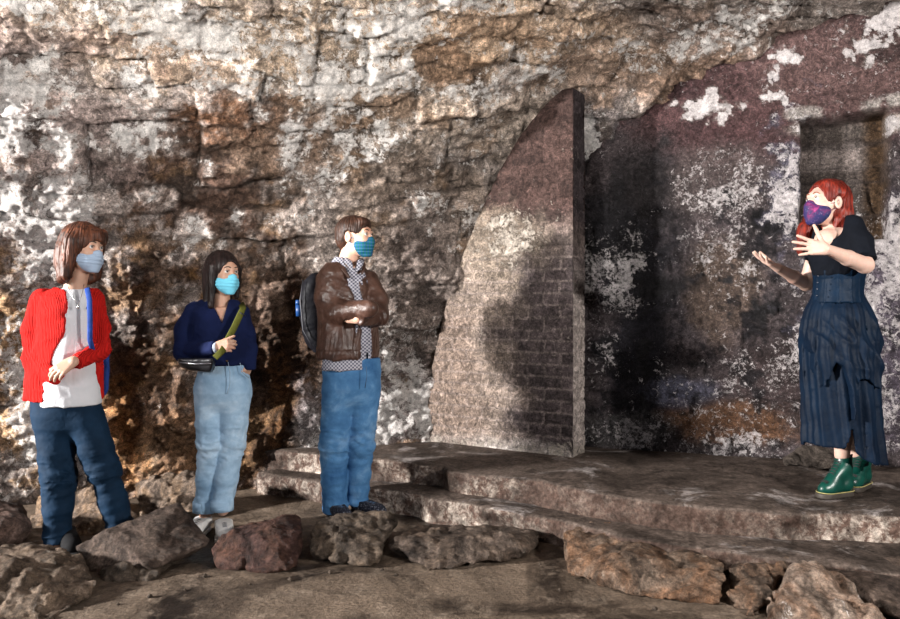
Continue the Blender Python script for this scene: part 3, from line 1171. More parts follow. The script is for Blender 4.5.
# square block at the left edge
rock('rock', 'pinkish square-cut block at the left edge of the picture behind the tan boulder', [[
    at(-40, 502, 3.85), at(-10, 498, 3.95), at(20, 505, 3.95), at(28, 520, 3.8), at(26, 540, 3.75), at(10, 548, 3.68), at(-40, 558, 3.6), at(-40, 520, 3.6), at(5, 520, 3.66),
    at(25, 540, 4.1), at(-30, 545, 4.2), at(22, 508, 4.1)]],
    stone_mat('pink_block', (0.055, 0.038, 0.032), (0.13, 0.09, 0.075), (0.28, 0.22, 0.19), (0.11, 0.06, 0.045), 0.4, 0.6), 0.010, 0.03, seed=1030)
# ledge of bedrock behind the people
rock('rock', 'rough pale ledge rock at the foot of the wall behind the blue trousers', [[
    at(28, 500, 4.45), at(55, 492, 4.45), at(95, 488, 4.35), at(128, 500, 4.30), at(140, 520, 4.22), at(135, 537, 4.12), at(95, 541, 4.02), at(45, 540, 4.1), at(25, 535, 4.2),
    at(34, 500, 4.62), at(125, 495, 4.64), at(125, 530, 4.64), at(34, 530, 4.62)]], M_bed, 0.028, 0.02, seed=1040)
rock('rock', 'long brown ledge rock at the wall foot between dark trousers and pale jeans', [[
    at(134, 484, 4.62), at(155, 478, 4.62), at(192, 474, 4.62), at(200, 490, 4.5), at(198, 510, 4.4), at(165, 512, 4.30), at(148, 518, 4.30), at(142, 510, 4.38),
    at(136, 484, 4.72), at(198, 476, 4.76), at(198, 505, 4.76), at(140, 510, 4.72)]], M_bed, 0.026, 0.015, seed=1050)
# the kerb of boulders
rock('boulder', 'dark red boulder in front of the white shoes, sharp-edged', [[
    at(212, 545, 3.62), at(222, 530, 3.66), at(240, 523, 3.72), at(275, 521, 3.76), at(296, 515, 3.80), at(306, 520, 3.78), at(309, 545, 3.62), at(300, 565, 3.52), at(282, 575, 3.46),
    at(255, 574, 3.47), at(222, 571, 3.5), at(212, 562, 3.55), at(265, 535, 3.56), at(218, 560, 3.85), at(300, 555, 3.9), at(230, 530, 3.92), at(300, 520, 3.95)]], M_red, 0.018, 0.014, seed=1060)
rock('boulder', 'grey lumpy boulder right in front of the black trainers', [[
    at(304, 522, 3.80), at(325, 516, 3.86), at(360, 512, 3.92), at(395, 512, 3.95), at(400, 520, 3.9), at(392, 530, 3.76), at(382, 555, 3.6), at(375, 566, 3.54), at(345, 568, 3.53),
    at(312, 564, 3.56), at(305, 545, 3.65), at(340, 530, 3.7), at(315, 555, 3.95), at(385, 550, 4.0), at(390, 518, 4.1), at(320, 518, 4.05)]], M_grey, 0.024, 0.016, seed=1070)
rock('stone', 'flat-topped stone forming the lowest step, alone on the wet floor', [[
    at(389, 535, 3.80), at(404, 524, 3.98), at(430, 521, 4.05), at(480, 523, 4.02), at(530, 524, 4.0), at(541, 530, 3.88), at(540, 540, 3.74), at(525, 562, 3.58), at(500, 569, 3.54),
    at(440, 568, 3.54), at(399, 562, 3.60), at(390, 550, 3.70), at(500, 540, 3.68), at(430, 538, 3.70), at(406, 555, 4.1), at(535, 550, 4.1)]], M_flat, 0.016, 0.016, seed=1080)
# long rust-faced kerb
rock('stone', 'long kerb stone with a rust-orange front face below the platform', [[
    at(556, 528, 3.80), at(600, 524, 3.88), at(680, 536, 3.68), at(728, 554, 3.44), at(722, 580, 3.2), at(716, 604, 3.09), at(690, 606, 3.09), at(640, 597, 3.18), at(590, 584, 3.33), at(555, 578, 3.43), at(553, 548, 3.60),
    at(640, 560, 3.36), at(560, 570, 3.9), at(700, 590, 3.6)]], M_orange, 0.020, 0.012, seed=1090, h=0.009, chips=6)
rock('stone', 'lumpy pale brown stone wedged between the long rusty kerb and the streaked boulder', [[
    at(728, 560, 3.36), at(745, 548, 3.48), at(780, 552, 3.40), at(788, 565, 3.24), at(768, 585, 3.10), at(762, 615, 2.98), at(735, 622, 2.96), at(722, 604, 3.05), at(726, 580, 3.18),
    at(735, 585, 3.60), at(785, 580, 3.55)]], M_orange, 0.028, 0.02, seed=1100, h=0.009)
rock('boulder', 'pale streaked boulder with an orange left side at the bottom right', [[
    at(765, 610, 2.92), at(775, 578, 3.02), at(790, 560, 3.12), at(810, 558, 3.14), at(835, 580, 3.02), at(880, 612, 2.82), at(890, 640, 2.7), at(760, 640, 2.8), at(770, 625, 2.85),
    at(800, 600, 3.45), at(870, 610, 3.3), at(820, 565, 3.35)]], M_pale, 0.022, 0.018, seed=1110, h=0.0085)
rock('slab', 'dark flat paving slab tilted down at the right edge', [[
    at(822, 549, 3.42), at(900, 558, 3.28), at(960, 566, 3.2), at(960, 640, 2.75), at(895, 618, 2.85), at(850, 585, 3.04), at(820, 566, 3.2),
    at(822, 585, 3.4), at(940, 600, 3.2)]], M_slab, 0.010, 0.015, seed=1120, h=0.0085)
rock('stone', 'low dark stone on the platform behind the green boots', [[
    at(782, 458, 4.42), at(800, 446, 4.45), at(826, 443, 4.48), at(850, 452, 4.45), at(848, 470, 4.3), at(800, 472, 4.25), at(780, 467, 4.3), at(790, 455, 4.65), at(845, 455, 4.6)]],
    stone_mat('dark_low_stone', (0.03, 0.025, 0.022), (0.08, 0.065, 0.055), (0.2, 0.17, 0.14), None, 0, 0.7), 0.008, 0.02, seed=1130)
# rubble crumbs on the floor
random.seed(5)
cr = rock('stone_chip', 'small stone chip lying on the damp floor beside the kerb stones', [[V(-0.02, 0, -0.002), V(0.02, 0.005, -0.002), V(0.0, 0.02, -0.002), V(0.0, 0.0, 0.018), V(0.012, 0.012, 0.014), V(-0.012, 0.01, 0.012), V(0, -0.014, 0.002)]],
          M_grey, 0.002, 0.004, h=0.004, seed=1200, group='stone chips scattered on the floor', cat='stone')
spots = [(205, 578, 'just right of the tilted slab'), (290, 582, 'in front of the dark red boulder, its right half'), (330, 575, 'in front of the grey lumpy boulder, its left half'),
         (382, 572, 'between the grey boulder and the flat step stone, nearer the boulder'), (396, 577, 'in front of the left end of the flat step stone'),
         (545, 576, 'at the left end of the long rusty kerb stone'), (540, 566, 'off the right end of the flat step stone'), (560, 592, 'in front of the left end of the rusty kerb'),
         (600, 602, 'in front of the middle of the rusty kerb'), (150, 599, 'right below the tilted slab'), (185, 592, 'in front of the right corner of the tilted slab'),
         (118, 606, 'right of the big tan boulder, nearest the frame edge'), (250, 586, 'in front of the left half of the dark red boulder'), (655, 612, 'farthest right on the bare floor')]
for i, (px, py, where) in enumerate(spots):
    o = cr if i == 0 else cr.copy()
    if i:
        C.objects.link(o)
    o['label'] = 'small stone chip ' + where
    q = atz(px, py, 0.0)
    o.location = (q[0], q[1], 0.004)
    o.rotation_euler = (0, 0, random.uniform(0, 6))
    s = random.uniform(0.6, 1.3)
    o.scale = (s, s, s)


# ------------------------------------------------------------------ people: shared builders
def frame(yaw, pitch=0.0, roll=0.0):
    """columns: forward, the person's left, up"""
    y, p, r = (math.radians(a) for a in (yaw, pitch, roll))
    f = V(math.cos(y) * math.cos(p), math.sin(y) * math.cos(p), math.sin(p))
    s = V(-math.sin(y), math.cos(y), 0)
    u = np.cross(f, s)
    s2 = s * math.cos(r) + u * math.sin(r)
    u2 = np.cross(f, s2)
    return np.stack([f, s2, u2], 1)


def local(fn, c, R, k=1.0):
    return lambda p: fn(((p - c) @ R) / k) * k


def skin_mat(name, col):
    m = Mat(name, 0.48, 0.4)
    n = m.noise(14, 4, 0.5)
    m.color(m.ramp(n, [(0.3, tuple(x * 0.88 for x in col)), (0.55, col), (0.75, (min(1, col[0] * 1.08), col[1] * 0.92, col[2] * 0.88))]))
    m.b.inputs['Subsurface Weight'].default_value = 0.12
    m.b.inputs['Subsurface Radius'].default_value = (0.02, 0.008, 0.005)
    m.b.inputs['Subsurface Scale'].default_value = 0.3
    m.bump(m.noise(180, 3, 0.6), 0.15, 0.001)
    return m.m


def head_shape():
    parts = [
        ell((-0.018, 0, 0.035), (0.098, 0.076, 0.092)),
        ell((0.022, 0, -0.010), (0.072, 0.062, 0.098)),
        rc((0.02, 0.034, -0.070), (0.070, 0.0, -0.098), 0.024, 0.019),
        rc((0.02, -0.034, -0.070), (0.070, 0.0, -0.098), 0.024, 0.019),
        rc((0.060, 0.030, -0.018), (0.068, -0.030, -0.018), 0.026, 0.026),
        rc((0.080, 0.03, 0.036), (0.080, -0.03, 0.036), 0.011, 0.011),
    ]
    base = union(parts, 0.022)
    nose = union([rc((0.088, 0, 0.022), (0.104, 0, -0.016), 0.008, 0.011), rc((0.092, 0.010, -0.022), (0.092, -0.010, -0.022), 0.009, 0.009)], 0.008)
    lips = union([rc((0.082, 0.020, -0.052), (0.090, 0, -0.050), 0.006, 0.008), rc((0.082, -0.020, -0.052), (0.090, 0, -0.050), 0.006, 0.008),
                  rc((0.082, 0.016, -0.062), (0.088, 0, -0.064), 0.006, 0.008), rc((0.082, -0.016, -0.062), (0.088, 0, -0.064), 0.006, 0.008)], 0.006)
    sock = [ell((0.102, 0.031, 0.014), (0.022, 0.017, 0.011)), ell((0.102, -0.031, 0.014), (0.022, 0.017, 0.011))]
    lids = [ell((0.0775, 0.031, 0.014), (0.0150, 0.0160, 0.0150)), ell((0.0775, -0.031, 0.014), (0.0150, 0.0160, 0.0150))]
    ears = []
    for sg in (1, -1):
        e = smax_f(ell((-0.008, sg * 0.079, 0.000), (0.020, 0.010, 0.033)), ell((-0.003, sg * 0.090, 0.002), (0.012, 0.010, 0.020)), 0.004)
        ears.append(e)

    def f(p):
        d = base(p)
        d = smin(d, nose(p), 0.010)
        d = smin(d, lips(p), 0.006)
        for l in lids:
            d = smin(d, l(p), 0.006)
        for s_ in sock:
            d = smax(d, -s_(p), 0.006)
        for e in ears:
            d = smin(d, e(p), 0.006)
        return d
    return f


def smax_f(a, b, k):
    """a with b carved away"""
    return lambda p: smax(a(p), -b(p), k)


HEAD = head_shape()
M_eye = Mat('eye_white', 0.2, 0.6).color((0.62, 0.60, 0.58)).m


def sphere(name, c, r, mat, parent, seg=14, sq=(1, 1, 1), R=None):
    vs, fs = [], []
    n, m_ = seg, seg // 2 + 1
    for i in range(m_ + 1):
        th = PI * i / m_
        for j in range(n):
            ph = 2 * PI * j / n
            q = V(math.cos(th) * sq[0], math.sin(th) * math.cos(ph) * sq[1], math.sin(th) * math.sin(ph) * sq[2]) * r
            vs.append(c + (R @ q if R is not None else q))
    for i in range(m_):
        for j in range(n):
            k = (j + 1) % n
            fs.append([i * n + j, (i + 1) * n + j, (i + 1) * n + k, i * n + k])
    return mesh_obj(name, vs, fs, mat, parent, np.array(world_loc(parent)))


def face_bits(root, c, R, k, iris, brow_mat, look=(1, 0, 0)):
    """eyes and eyebrows as parts"""
    def w(*q):
        return c + (R @ V(*q)) * k
    for sg in (1, -1):
        ec = V(0.0800, sg * 0.031, 0.014)
        ey = sphere('eye', c + (R @ ec) * k, 0.0128 * k, M_eye, root, 16)
        g = unit(look)
        Rl = frame(math.degrees(math.atan2(g[1], g[0])), math.degrees(math.asin(g[2])))
        RR = R @ Rl
        ic = c + (R @ (ec + g * 0.0100)) * k
        ir = sphere('iris', ic, 0.0062 * k, iris, ey, 12, (0.55, 1, 1), RR)
        pts = [w(0.094, sg * 0.012, 0.036), w(0.096, sg * 0.024, 0.041), w(0.091, sg * 0.036, 0.041), w(0.082, sg * 0.047, 0.034)]
        tube('eyebrow', pts, [0.0028 * k, 0.0034 * k, 0.003 * k, 0.0015 * k], brow_mat, root, 6)
        lp = [w(0.0925, sg * 0.019, 0.017), w(0.0955, sg * 0.026, 0.0215), w(0.0945, sg * 0.036, 0.0215), w(0.0885, sg * 0.045, 0.016)]
        tube('eyelashes', lp, [0.0010 * k, 0.0014 * k, 0.0014 * k, 0.0010 * k], brow_mat, ey, 6)


def mask_part(root, c, R, k, mat, loop_mat, pleats=True, top=-0.004, drop=0.0):
    """cloth over nose, mouth and chin, with ear loops"""
    body = union([ell((0.048, 0, -0.052), (0.062, 0.066, 0.062)), rc((0.098, 0, -0.010), (0.100, 0, -0.030), 0.016, 0.018), rc((0.094, 0, -0.030), (0.078, 0, -0.098), 0.022, 0.020),
                  rc((0.030, 0.045, -0.055), (0.074, 0.0, -0.098), 0.022, 0.018), rc((0.030, -0.045, -0.055), (0.074, 0.0, -0.098), 0.022, 0.018)], 0.022)

    def f(q):
        d = body(q)
        if pleats:
            d = d + 0.0016 * np.sin(q[:, 2] * 2 * PI / 0.019 + q[:, 0] * 20) * sstep(-0.10, -0.07, q[:, 2])
        lim = np.maximum(q[:, 2] - (top + 0.12 * (q[:, 0] - 0.06) - 0.2 * np.abs(q[:, 1])), (0.022 - drop) - q[:, 0] - 0.25 * np.minimum(0, q[:, 2] + 0.05))
        lim = np.maximum(lim, -(q[:, 2] + 0.118 + drop))
        return smax(d, lim, 0.004)
    pts = np.array([[a, b, z] for a in (0.0, 0.13) for b in (-0.08, 0.08) for z in (-0.14, 0.04)]) * k
    lo, hi = bounds(c + pts @ R.T, 0.01)
    o = solid('face_mask', local(f, c, R, k), lo, hi, 0.0032, mat, root)
    for sg in (1, -1):
        for zz in (-0.012, -0.068):
            P = [c + (R @ V(*q)) * k for q in ((0.036, sg * 0.060, zz), (0.015, sg * 0.072, zz * 0.6 + 0.002), (-0.006, sg * 0.082, 0.012 if zz > -0.04 else -0.026))]
            tube('ear_loop', P, 0.0017 * k, loop_mat, o, 6)
    return o


def make_hand(wrist, d, n, side, curls, spread=0.1, k=1.0, thumb=(0.55, 0.75, 0.15), thumb_curl=0.3):
    d = unit(d)
    n0 = unit(np.asarray(n, float) - (np.asarray(n, float) @ d) * d)
    s0 = unit(np.cross(n0, d))
    if s0 @ np.asarray(side, float) < 0:
        s0 = -s0
    palm, fing, pts = [], [], [wrist]
    for i, (L, off, li) in enumerate(zip((0.072, 0.080, 0.074, 0.058), (0.029, 0.010, -0.010, -0.028), (0.078, 0.084, 0.079, 0.070))):
        kb = wrist + (d * li + s0 * off) * k
        palm.append(rc(wrist + (s0 * off * 0.55 + d * 0.006) * k, kb, 0.0160 * k, 0.0112 * k))
        dd, nn, p0 = unit(d + s0 * (spread * (1.5 - i))), n0, kb
        a = curls[i]
        r = (0.0096, 0.0086, 0.0078, 0.0068) if i < 3 else (0.0084, 0.0076, 0.0068, 0.0058)
        for j, fr in enumerate((0.46, 0.30, 0.24)):
            ca, sa = math.cos(a), math.sin(a)
            d2, n2 = unit(dd * ca + nn * sa), unit(nn * ca - dd * sa)
            p1 = p0 + d2 * L * k * fr
            fing.append(rc(p0, p1, r[j] * k, r[j + 1] * k))
            pts.append(p1)
            p0, dd, nn = p1, d2, n2
    b = wrist + (d * 0.018 + s0 * 0.018) * k
    td = unit(d * thumb[0] + s0 * thumb[1] + n0 * thumb[2])
    for L, ra, rb in ((0.042, 0.0150, 0.0115), (0.034, 0.0112, 0.0098), (0.027, 0.0096, 0.0075)):
        e = b + td * L * k
        (palm if ra > 0.014 else fing).append(rc(b, e, ra * k, rb * k))
        pts.append(e)
        b = e
        td = unit(td + (d * 0.8 - s0 * 0.3) * thumb_curl)
    pf, ff = union(palm, 0.012 * k), union(fing, 0.0025 * k)
    return (lambda p: smin(pf(p), ff(p), 0.006 * k)), pts


def strand_hair(fn, c, R, k, amp=0.004, freq=60, seed=0, flow=0.25):
    """combed surface: grooves running down from the crown"""
    def f(p):
        q = ((p - c) @ R) / k
        a = np.arctan2(q[:, 1], q[:, 0] + 0.015)
        w_ = np.stack([np.cos(a) * 1.0, np.sin(a) * 1.0, q[:, 2] * flow * 4], 1) + fbm(q * 9, 2, seed)[:, None] * 0.10
        g = vnoise(w_ * V(freq * 0.25, freq * 0.25, 2.0), seed + 3) * 0.6 + vnoise(w_ * V(freq * 0.6, freq * 0.6, 3.0), seed + 4) * 0.4
        return fn(q) * k + g * amp
    return f


def hair_mat(name, dark, light, rough=0.5):
    m = Mat(name, rough, 0.22)
    v = m.stretch(90, 90, 5)
    n = m.noise(1.0, 4, 0.6, 0.0, vec=v)
    n2 = m.noise(9, 3, 0.5)
    c = m.ramp(n, [(0.34, dark), (0.66, light)])
    c = m.mix(m.ramp(n2, [(0.4, 0.0), (0.65, 0.7)]), c, tuple(x * 0.5 for x in dark))
    m.color(c)
    m.bump(n, 0.6, 0.004)
    return m.m


def wrinkle(p, seed, amp=0.006, freq=(9, 9, 16), oct=3):
    """soft creases"""
    q = p * V(*freq) + fbm(p * 5, 2, seed)[:, None] * 0.9
    return ridged(q, oct, seed + 1) * amp


def creased(f, seed, amp=0.006, freq=(9, 9, 16), where=None):
    def g(p):
        a = wrinkle(p, seed, amp, freq)
        if where is not None:
            a = a * where(p)
        return f(p) - a
    return g


def pts_bounds(pts, pad=0.08):
    return bounds(np.array(pts), pad)


def shoe_shape(heel, d, L=0.27, wdt=0.047, shaft=0.085, sole=0.022, toe_h=0.036):
    d = unit(V(d[0], d[1], 0))
    s = V(-d[1], d[0], 0)
    z = V(0, 0, 1)
    up = union([rc(heel + d * 0.045 + z * (sole + 0.03), heel + d * (L - toe_h - 0.012) + z * (sole + toe_h * 0.55), 0.040, toe_h, s, wdt / 0.044),
                rc(heel + d * 0.12 + z * (sole + 0.035), heel + d * (L - 0.075) + z * (sole + 0.02), wdt * 0.9, wdt * 0.92),
                rc(heel + d * 0.045 + z * (sole + 0.04), heel + d * 0.050 + z * (sole + shaft), 0.041, 0.040),
                rc(heel + d * 0.060 + z * (sole + shaft * 0.7), heel + d * 0.14 + z * (sole + 0.045), 0.040, 0.034)], 0.02)
    upper = lambda p: smax(smax(up(p), sole - (p[:, 2] - heel[2]), 0.004), (p[:, 2] - heel[2]) - (sole + shaft), 0.006)
    out = union([rc(heel + d * 0.042, heel + d * (L - 0.05), 0.042, wdt), rc(heel + d * 0.15, heel + d * (L - 0.050), wdt, wdt)], 0.02)

    def so(p):
        q = p.copy()
        q[:, 2] = heel[2]
        return smax(out(q), np.abs(p[:, 2] - heel[2] - sole * 0.52) - sole * 0.5, 0.004)
    pts = [heel - d * 0.03 - s * 0.06, heel + d * (L + 0.03) + s * 0.06 + z * (shaft + sole + 0.03), heel - d * 0.03 + s * 0.06, heel + d * (L + .03) - s * 0.06 - z * 0.01]
    return upper, so, pts, d, s


def make_shoe(root, heel, d, mat, sole_mat, lace_mat=None, L=0.27, shaft=0.085, sole=0.022, wdt=0.047, toe_h=0.036, n_lace=4, name='shoe', h=0.0045, open_top=None):
    up, so, pts, dd, s = shoe_shape(heel, d, L, wdt, shaft, sole, toe_h)
    lo, hi = pts_bounds(pts, 0.03)
    o = solid(name, up, lo, hi, h, mat, root)
    solid('sole', so, lo, hi, h, sole_mat, o)
    if lace_mat:
        z = V(0, 0, 1)
        for i in range(n_lace):
            t = i / max(1, n_lace - 1)
            if shaft > 0.12 and i >= 2:
                hgt = sole + 0.075 + (shaft - 0.085) * (i - 2) / (n_lace - 3 + 1e-6)
                cpt = heel + dd * (0.112 - 0.016 * (i - 2) / n_lace) + z * hgt
                dirv = V(0, 0, 1)
            else:
                cpt = heel + dd * (0.185 - 0.055 * t) + z * (sole + 0.060 + 0.020 * t)
                dirv = dd
            # settle each lace on the leather
            for _ in range(12):
                g = up(cpt[None])[0]
                cpt = cpt - unit(z * 0.7 + dd * 0.7) * (g - 0.002)
            for sg in (1, -1):
                P = [cpt - s * 0.020 * sg - z * 0.006 - dirv * 0.004, cpt, cpt + s * 0.020 * sg - z * 0.006 + dirv * 0.006]
                tube('lace', P, 0.0021, lace_mat, o, 6)
    return o


def leg_cloth(hip, knee, ankle, r, seed, amp=0.006):
    """trouser leg: hip, knee, ankle with radii"""
    mid1 = hip * 0.45 + knee * 0.55
    mid2 = knee * 0.5 + ankle * 0.5
    f = chain([hip, mid1, knee, mid2, ankle], [r[0], (r[0] * 0.4 + r[1] * 0.6), r[1], (r[1] + r[2]) / 2, r[2]], 0.02)

    def g(p):
        nearknee = np.exp(-((p[:, 2] - knee[2]) / 0.10) ** 2)
        nearank = np.exp(-((p[:, 2] - ankle[2]) / 0.10) ** 2)
        a = amp * (0.45 + nearknee + 0.9 * nearank)
        q = p * V(7, 7, 20) + fbm(p * 6, 2, seed)[:, None] * 0.9
        d = f(p) - ridged(q, 3, seed) * a * 1.15 - np.abs(np.sin(p[:, 2] * 38 + p[:, 0] * 24 + 3 * vnoise(p * 7, seed + 4))) * 0.003 * (nearknee + nearank + 0.3)
        ax = unit(ankle - mid2)
        return smax(d, (p - ankle) @ ax, 0.006)
    return g


# ------------------------------------------------------------------ the person in the red cardigan
YA = 3.87
M_skinA = skin_mat('skin_light', (0.50, 0.30, 0.215))
M_dark = plain('dark_brow_hair', (0.03, 0.018, 0.012), 0.6)
M_iris = plain('brown_iris', (0.035, 0.018, 0.010), 0.15, spec=0.8)
M_loop = plain('white_elastic', (0.6, 0.6, 0.6), 0.7)


def knit_mat(name, col):
    m = Mat(name, 0.85, 0.1)
    sp = m.stretch(1, 1, 1)
    wv = m.wave(38, 3.0, 2, 2.0, vec=m.stretch(1, 0.4, 0.12), axis='X')
    rib = m.wave(90, 1.0, 1, 1.0, vec=m.stretch(0.2, 0.2, 1), axis='Z')
    c = m.mix(m.ramp(wv, [(0.2, 0.35), (0.8, 0.0)]), col, tuple(x * 0.55 for x in col))
    m.color(c)
    b = m.bump(wv, 0.7, 0.010)
    m.bump(rib, 0.4, 0.003, b)
    return m.m


def person_a():
    Y = YA
    J = lambda x, y, dy=0.0: at(x, y, Y + dy)
    root = empty('person', (J(75, 545)[0], Y, 0.0))
    tag(root, 'person in a red cable-knit cardigan and dark blue trousers hugging their own waist', 'person', 'visitors listening')
    c, R, k = J(84, 250, -0.02), frame(-22, -2, -2), 0.98
    hd = local(HEAD, c, R, k)
    wr = J(74, 361, -0.19)
    hnd, hp = make_hand(wr, J(60, 370, -0.22) - wr, V(0.35, 0.9, -0.1), V(-0.5, 0, 1), (0.30, 0.34, 0.38, 0.42), 0.02, 0.92, (0.85, 0.35, 0.15), 0.3)
    wr2 = J(50, 371, -0.10)
    shr, shl = J(43, 302), J(95, 300, 0.02)
    elr, ell_ = J(34, 356, -0.01), J(101, 348, 0.0)
    hipR, hipL = J(54, 405), J(86, 405)
    knR, knL = J(59, 476, -0.03), J(104, 470, 0.0)
    anR, anL = at(58, 541, 3.80), at(121, 528, 3.92)
    body = union([hd, rc(c + R @ V(-0.02, 0, -0.06), J(74, 292), 0.050, 0.054), rc(shr + V(0.03, 0, -0.02), shl + V(-0.03, 0, -0.02), 0.040, 0.040), loft([(J(0, 400)[2], J(70, 0)[0], Y, 0.105, 0.075), (J(0, 300)[2], J(70, 0)[0], Y, 0.115, 0.08)]),
                  chain([shr + V(0, 0, -0.02), elr, wr2], [0.036, 0.030, 0.024], 0.01), chain([shl + V(0, 0, -0.02), ell_, wr], [0.036, 0.030, 0.024], 0.01),
                  rc(hipR, knR, 0.06, 0.044), rc(knR, anR, 0.044, 0.034), rc(hipL + V(-0.02, 0, 0), knL, 0.06, 0.044), rc(knL, anL, 0.044, 0.034)], 0.018)
    full = lambda p: smin(body(p), hnd(p), 0.006)
    lo, hi = pts_bounds([shr, shl, elr, ell_, c + V(0, 0, 0.1), anR, anL] + hp, 0.12)
    solid('body', full, lo, hi, 0.0046, M_skinA, root)
    face_bits(root, c, R, k, M_iris, M_dark, (1, -0.15, 0.0))
    mask_part(root, c, R, k, cloth('pale_blue_mask', (0.32, 0.41, 0.54), 0.8, 500, 0.05), M_loop)

    # hair: chin-length bob with a fringe
    hs = union([ell((-0.020, 0, 0.045), (0.118, 0.098, 0.105)), ell((-0.075, 0.0, -0.045), (0.078, 0.100, 0.130)),
                rc((0.020, 0.080, 0.04), (-0.010, 0.092, -0.135), 0.030, 0.026), rc((0.010, -0.080, 0.04), (-0.012, -0.092, -0.140), 0.034, 0.030),
                rc((-0.05, -0.06, 0.0), (-0.05, -0.075, -0.155), 0.045, 0.03), rc((-0.05, 0.06, 0.0), (-0.03, 0.06, -0.150), 0.045, 0.03),
                rc((0.075, 0.045, 0.085), (0.096, 0.045, 0.040), 0.026, 0.012), rc((0.085, 0.0, 0.085), (0.098, 0.012, 0.048), 0.022, 0.010)], 0.025)
    hf = lambda q: smax(hs(q), -union([ell((0.118, -0.008, -0.030), (0.085, 0.064, 0.078)), ell((0.06, 0, -0.12), (0.07, 0.05, 0.07))], 0.02)(q), 0.008)
    lo, hi = pts_bounds([c + V(-0.14, -0.14, -0.2), c + V(0.14, 0.14, 0.16)], 0.02)
    solid('hair', strand_hair(hf, c, R, k, 0.0060, 60, 3), lo, hi, 0.0036, hair_mat('chestnut_bob', (0.016, 0.008, 0.006), (0.17, 0.055, 0.026)), root)

    zr = lambda y: J(0, y)[2]
    xr = lambda x: J(x, 0)[0]
    # white t-shirt
    M_tee = cloth('white_cotton', (0.62, 0.63, 0.66), 0.85, 500, 0.04)
    tee = loft([(zr(404), xr(71), Y - 0.01, 0.150, 0.118), (zr(375), xr(70), Y - 0.01, 0.142, 0.112), (zr(340), xr(72), Y, 0.130, 0.105), (zr(310), xr(73), Y, 0.126, 0.102),
                (zr(297), xr(74), Y, 0.104, 0.085), (zr(288), xr(75), Y + .005, 0.070, 0.062)], 0.25, 0.012)
    def teef(p):
        d = tee(p) - wrinkle(p, 501, 0.007, (11, 8, 5)) * sstep(zr(300), zr(350), p[:, 2])
        return smax(d, -ell(J(76, 283, -0.03), (0.066, 0.075, 0.034))(p), 0.006)
    lo, hi = pts_bounds([(xr(36), Y - 0.16, zr(408)), (xr(104), Y + 0.16, zr(278))], 0.03)
    ts = solid('t_shirt', teef, lo, hi, 0.0058, M_tee, root)
    # embroidered mark on the chest
    mk = plain('navy_thread', (0.02, 0.03, 0.15), 0.7)
    for a, b in (((86.2, 309), (87.8, 303.5)), ((87.8, 303.5), (89, 309.3)), ((86.8, 307.4), (88.6, 307.6))):
        tube('chest_mark', [J(a[0], a[1], -0.112), J(b[0], b[1], -0.110)], 0.0022, mk, ts, 6)

    # necklace
    M_sil = plain('silver_chain', (0.55, 0.53, 0.5), 0.25, 1.0)
    P = [J(67, 284, -0.078), J(70, 292, -0.099), J(74.5, 300, -0.115), J(78, 305.5, -0.120), J(80.5, 299, -0.116), J(83, 290, -0.095), J(84, 284, -0.075)]
    nk = tube('necklace', P, 0.0014, M_sil, root, 6)
    sphere('pendant', J(78, 307, -0.122), 0.0065, M_sil, nk, 10, (1, 0.6, 1.5))

    # cardigan
    M_red = knit_mat('red_cable_knit', (0.56, 0.015, 0.012))
    car = loft([(zr(399), xr(63), Y + 0.01, 0.192, 0.130), (zr(370), xr(64), Y + 0.01, 0.180, 0.125), (zr(340), xr(69), Y + .01, 0.160, 0.122), (zr(310), xr(70), Y + .01, 0.160, 0.118),
                (zr(296), xr(71), Y + .01, 0.150, 0.100), (zr(288), xr(74), Y + .02, 0.108, 0.080)], 0.22, 0.012)
    sl_r = chain([J(44, 301), J(36, 330, 0.0), J(36, 360, -0.02), J(56, 377, -0.135)], [0.064, 0.060, 0.058, 0.040], 0.03)
    sl_l = chain([J(93, 302, 0.02), J(99, 328, 0.02), J(100, 350, 0.0), J(77, 362, -0.175)], [0.054, 0.050, 0.047, 0.036], 0.03)
    xf = lambda x: at(x, 0, Y - 0.125)[0]      # the front edges lie nearer than the body's middle
    edgeL = np.array([[zr(405), xf(42)], [zr(370), xf(47)], [zr(349), xf(53)], [zr(335), xf(62)], [zr(307), xf(65)], [zr(285), xf(59)]])
    edgeR = np.array([[zr(405), xf(101)], [zr(370), xf(96)], [zr(343), xf(84)], [zr(311), xf(88)], [zr(285), xf(86)]])

    def carf(p):
        d = car(p)
        xl = np.interp(p[:, 2], edgeL[:, 0], edgeL[:, 1])
        xrr = np.interp(p[:, 2], edgeR[:, 0], edgeR[:, 1])
        front = smax(smax(xl - p[:, 0], p[:, 0] - xrr, 0.006), p[:, 1] - (Y - 0.01), 0.01)
        d = smax(d, -front, 0.006)
        s1, s2 = sl_r(p), sl_l(p)
        s1 = smax(s1, (p - J(58, 378, -0.145)) @ unit(J(58, 378, -0.145) - J(44, 366, -0.06)), 0.006)
        s2 = smax(s2, (p - J(75.5, 363, -0.18)) @ unit(J(75.5, 363, -0.18) - J(92, 355, -0.06)), 0.006)
        d = smin(smin(d, s1, 0.016), s2, 0.012)
        d = smax(d, -tee(p) - 0.004, 0.004)
        nk_ = rc(J(75, 270, 0.0), J(74, 292, 0.0), 0.066, 0.066)(p)
        d = smax(d, -nk_, 0.01)
        return d - wrinkle(p, 520, 0.006, (12, 12, 18))
    lo, hi = pts_bounds([(xr(18), Y - 0.26, zr(402)), (xr(112), Y + 0.17, zr(280))], 0.02)
    solid('cardigan', carf, lo, hi, 0.0055, M_red, root)

    # trousers
    M_tr = cloth('navy_twill', (0.005, 0.018, 0.040), 0.75, 350, 0.3)
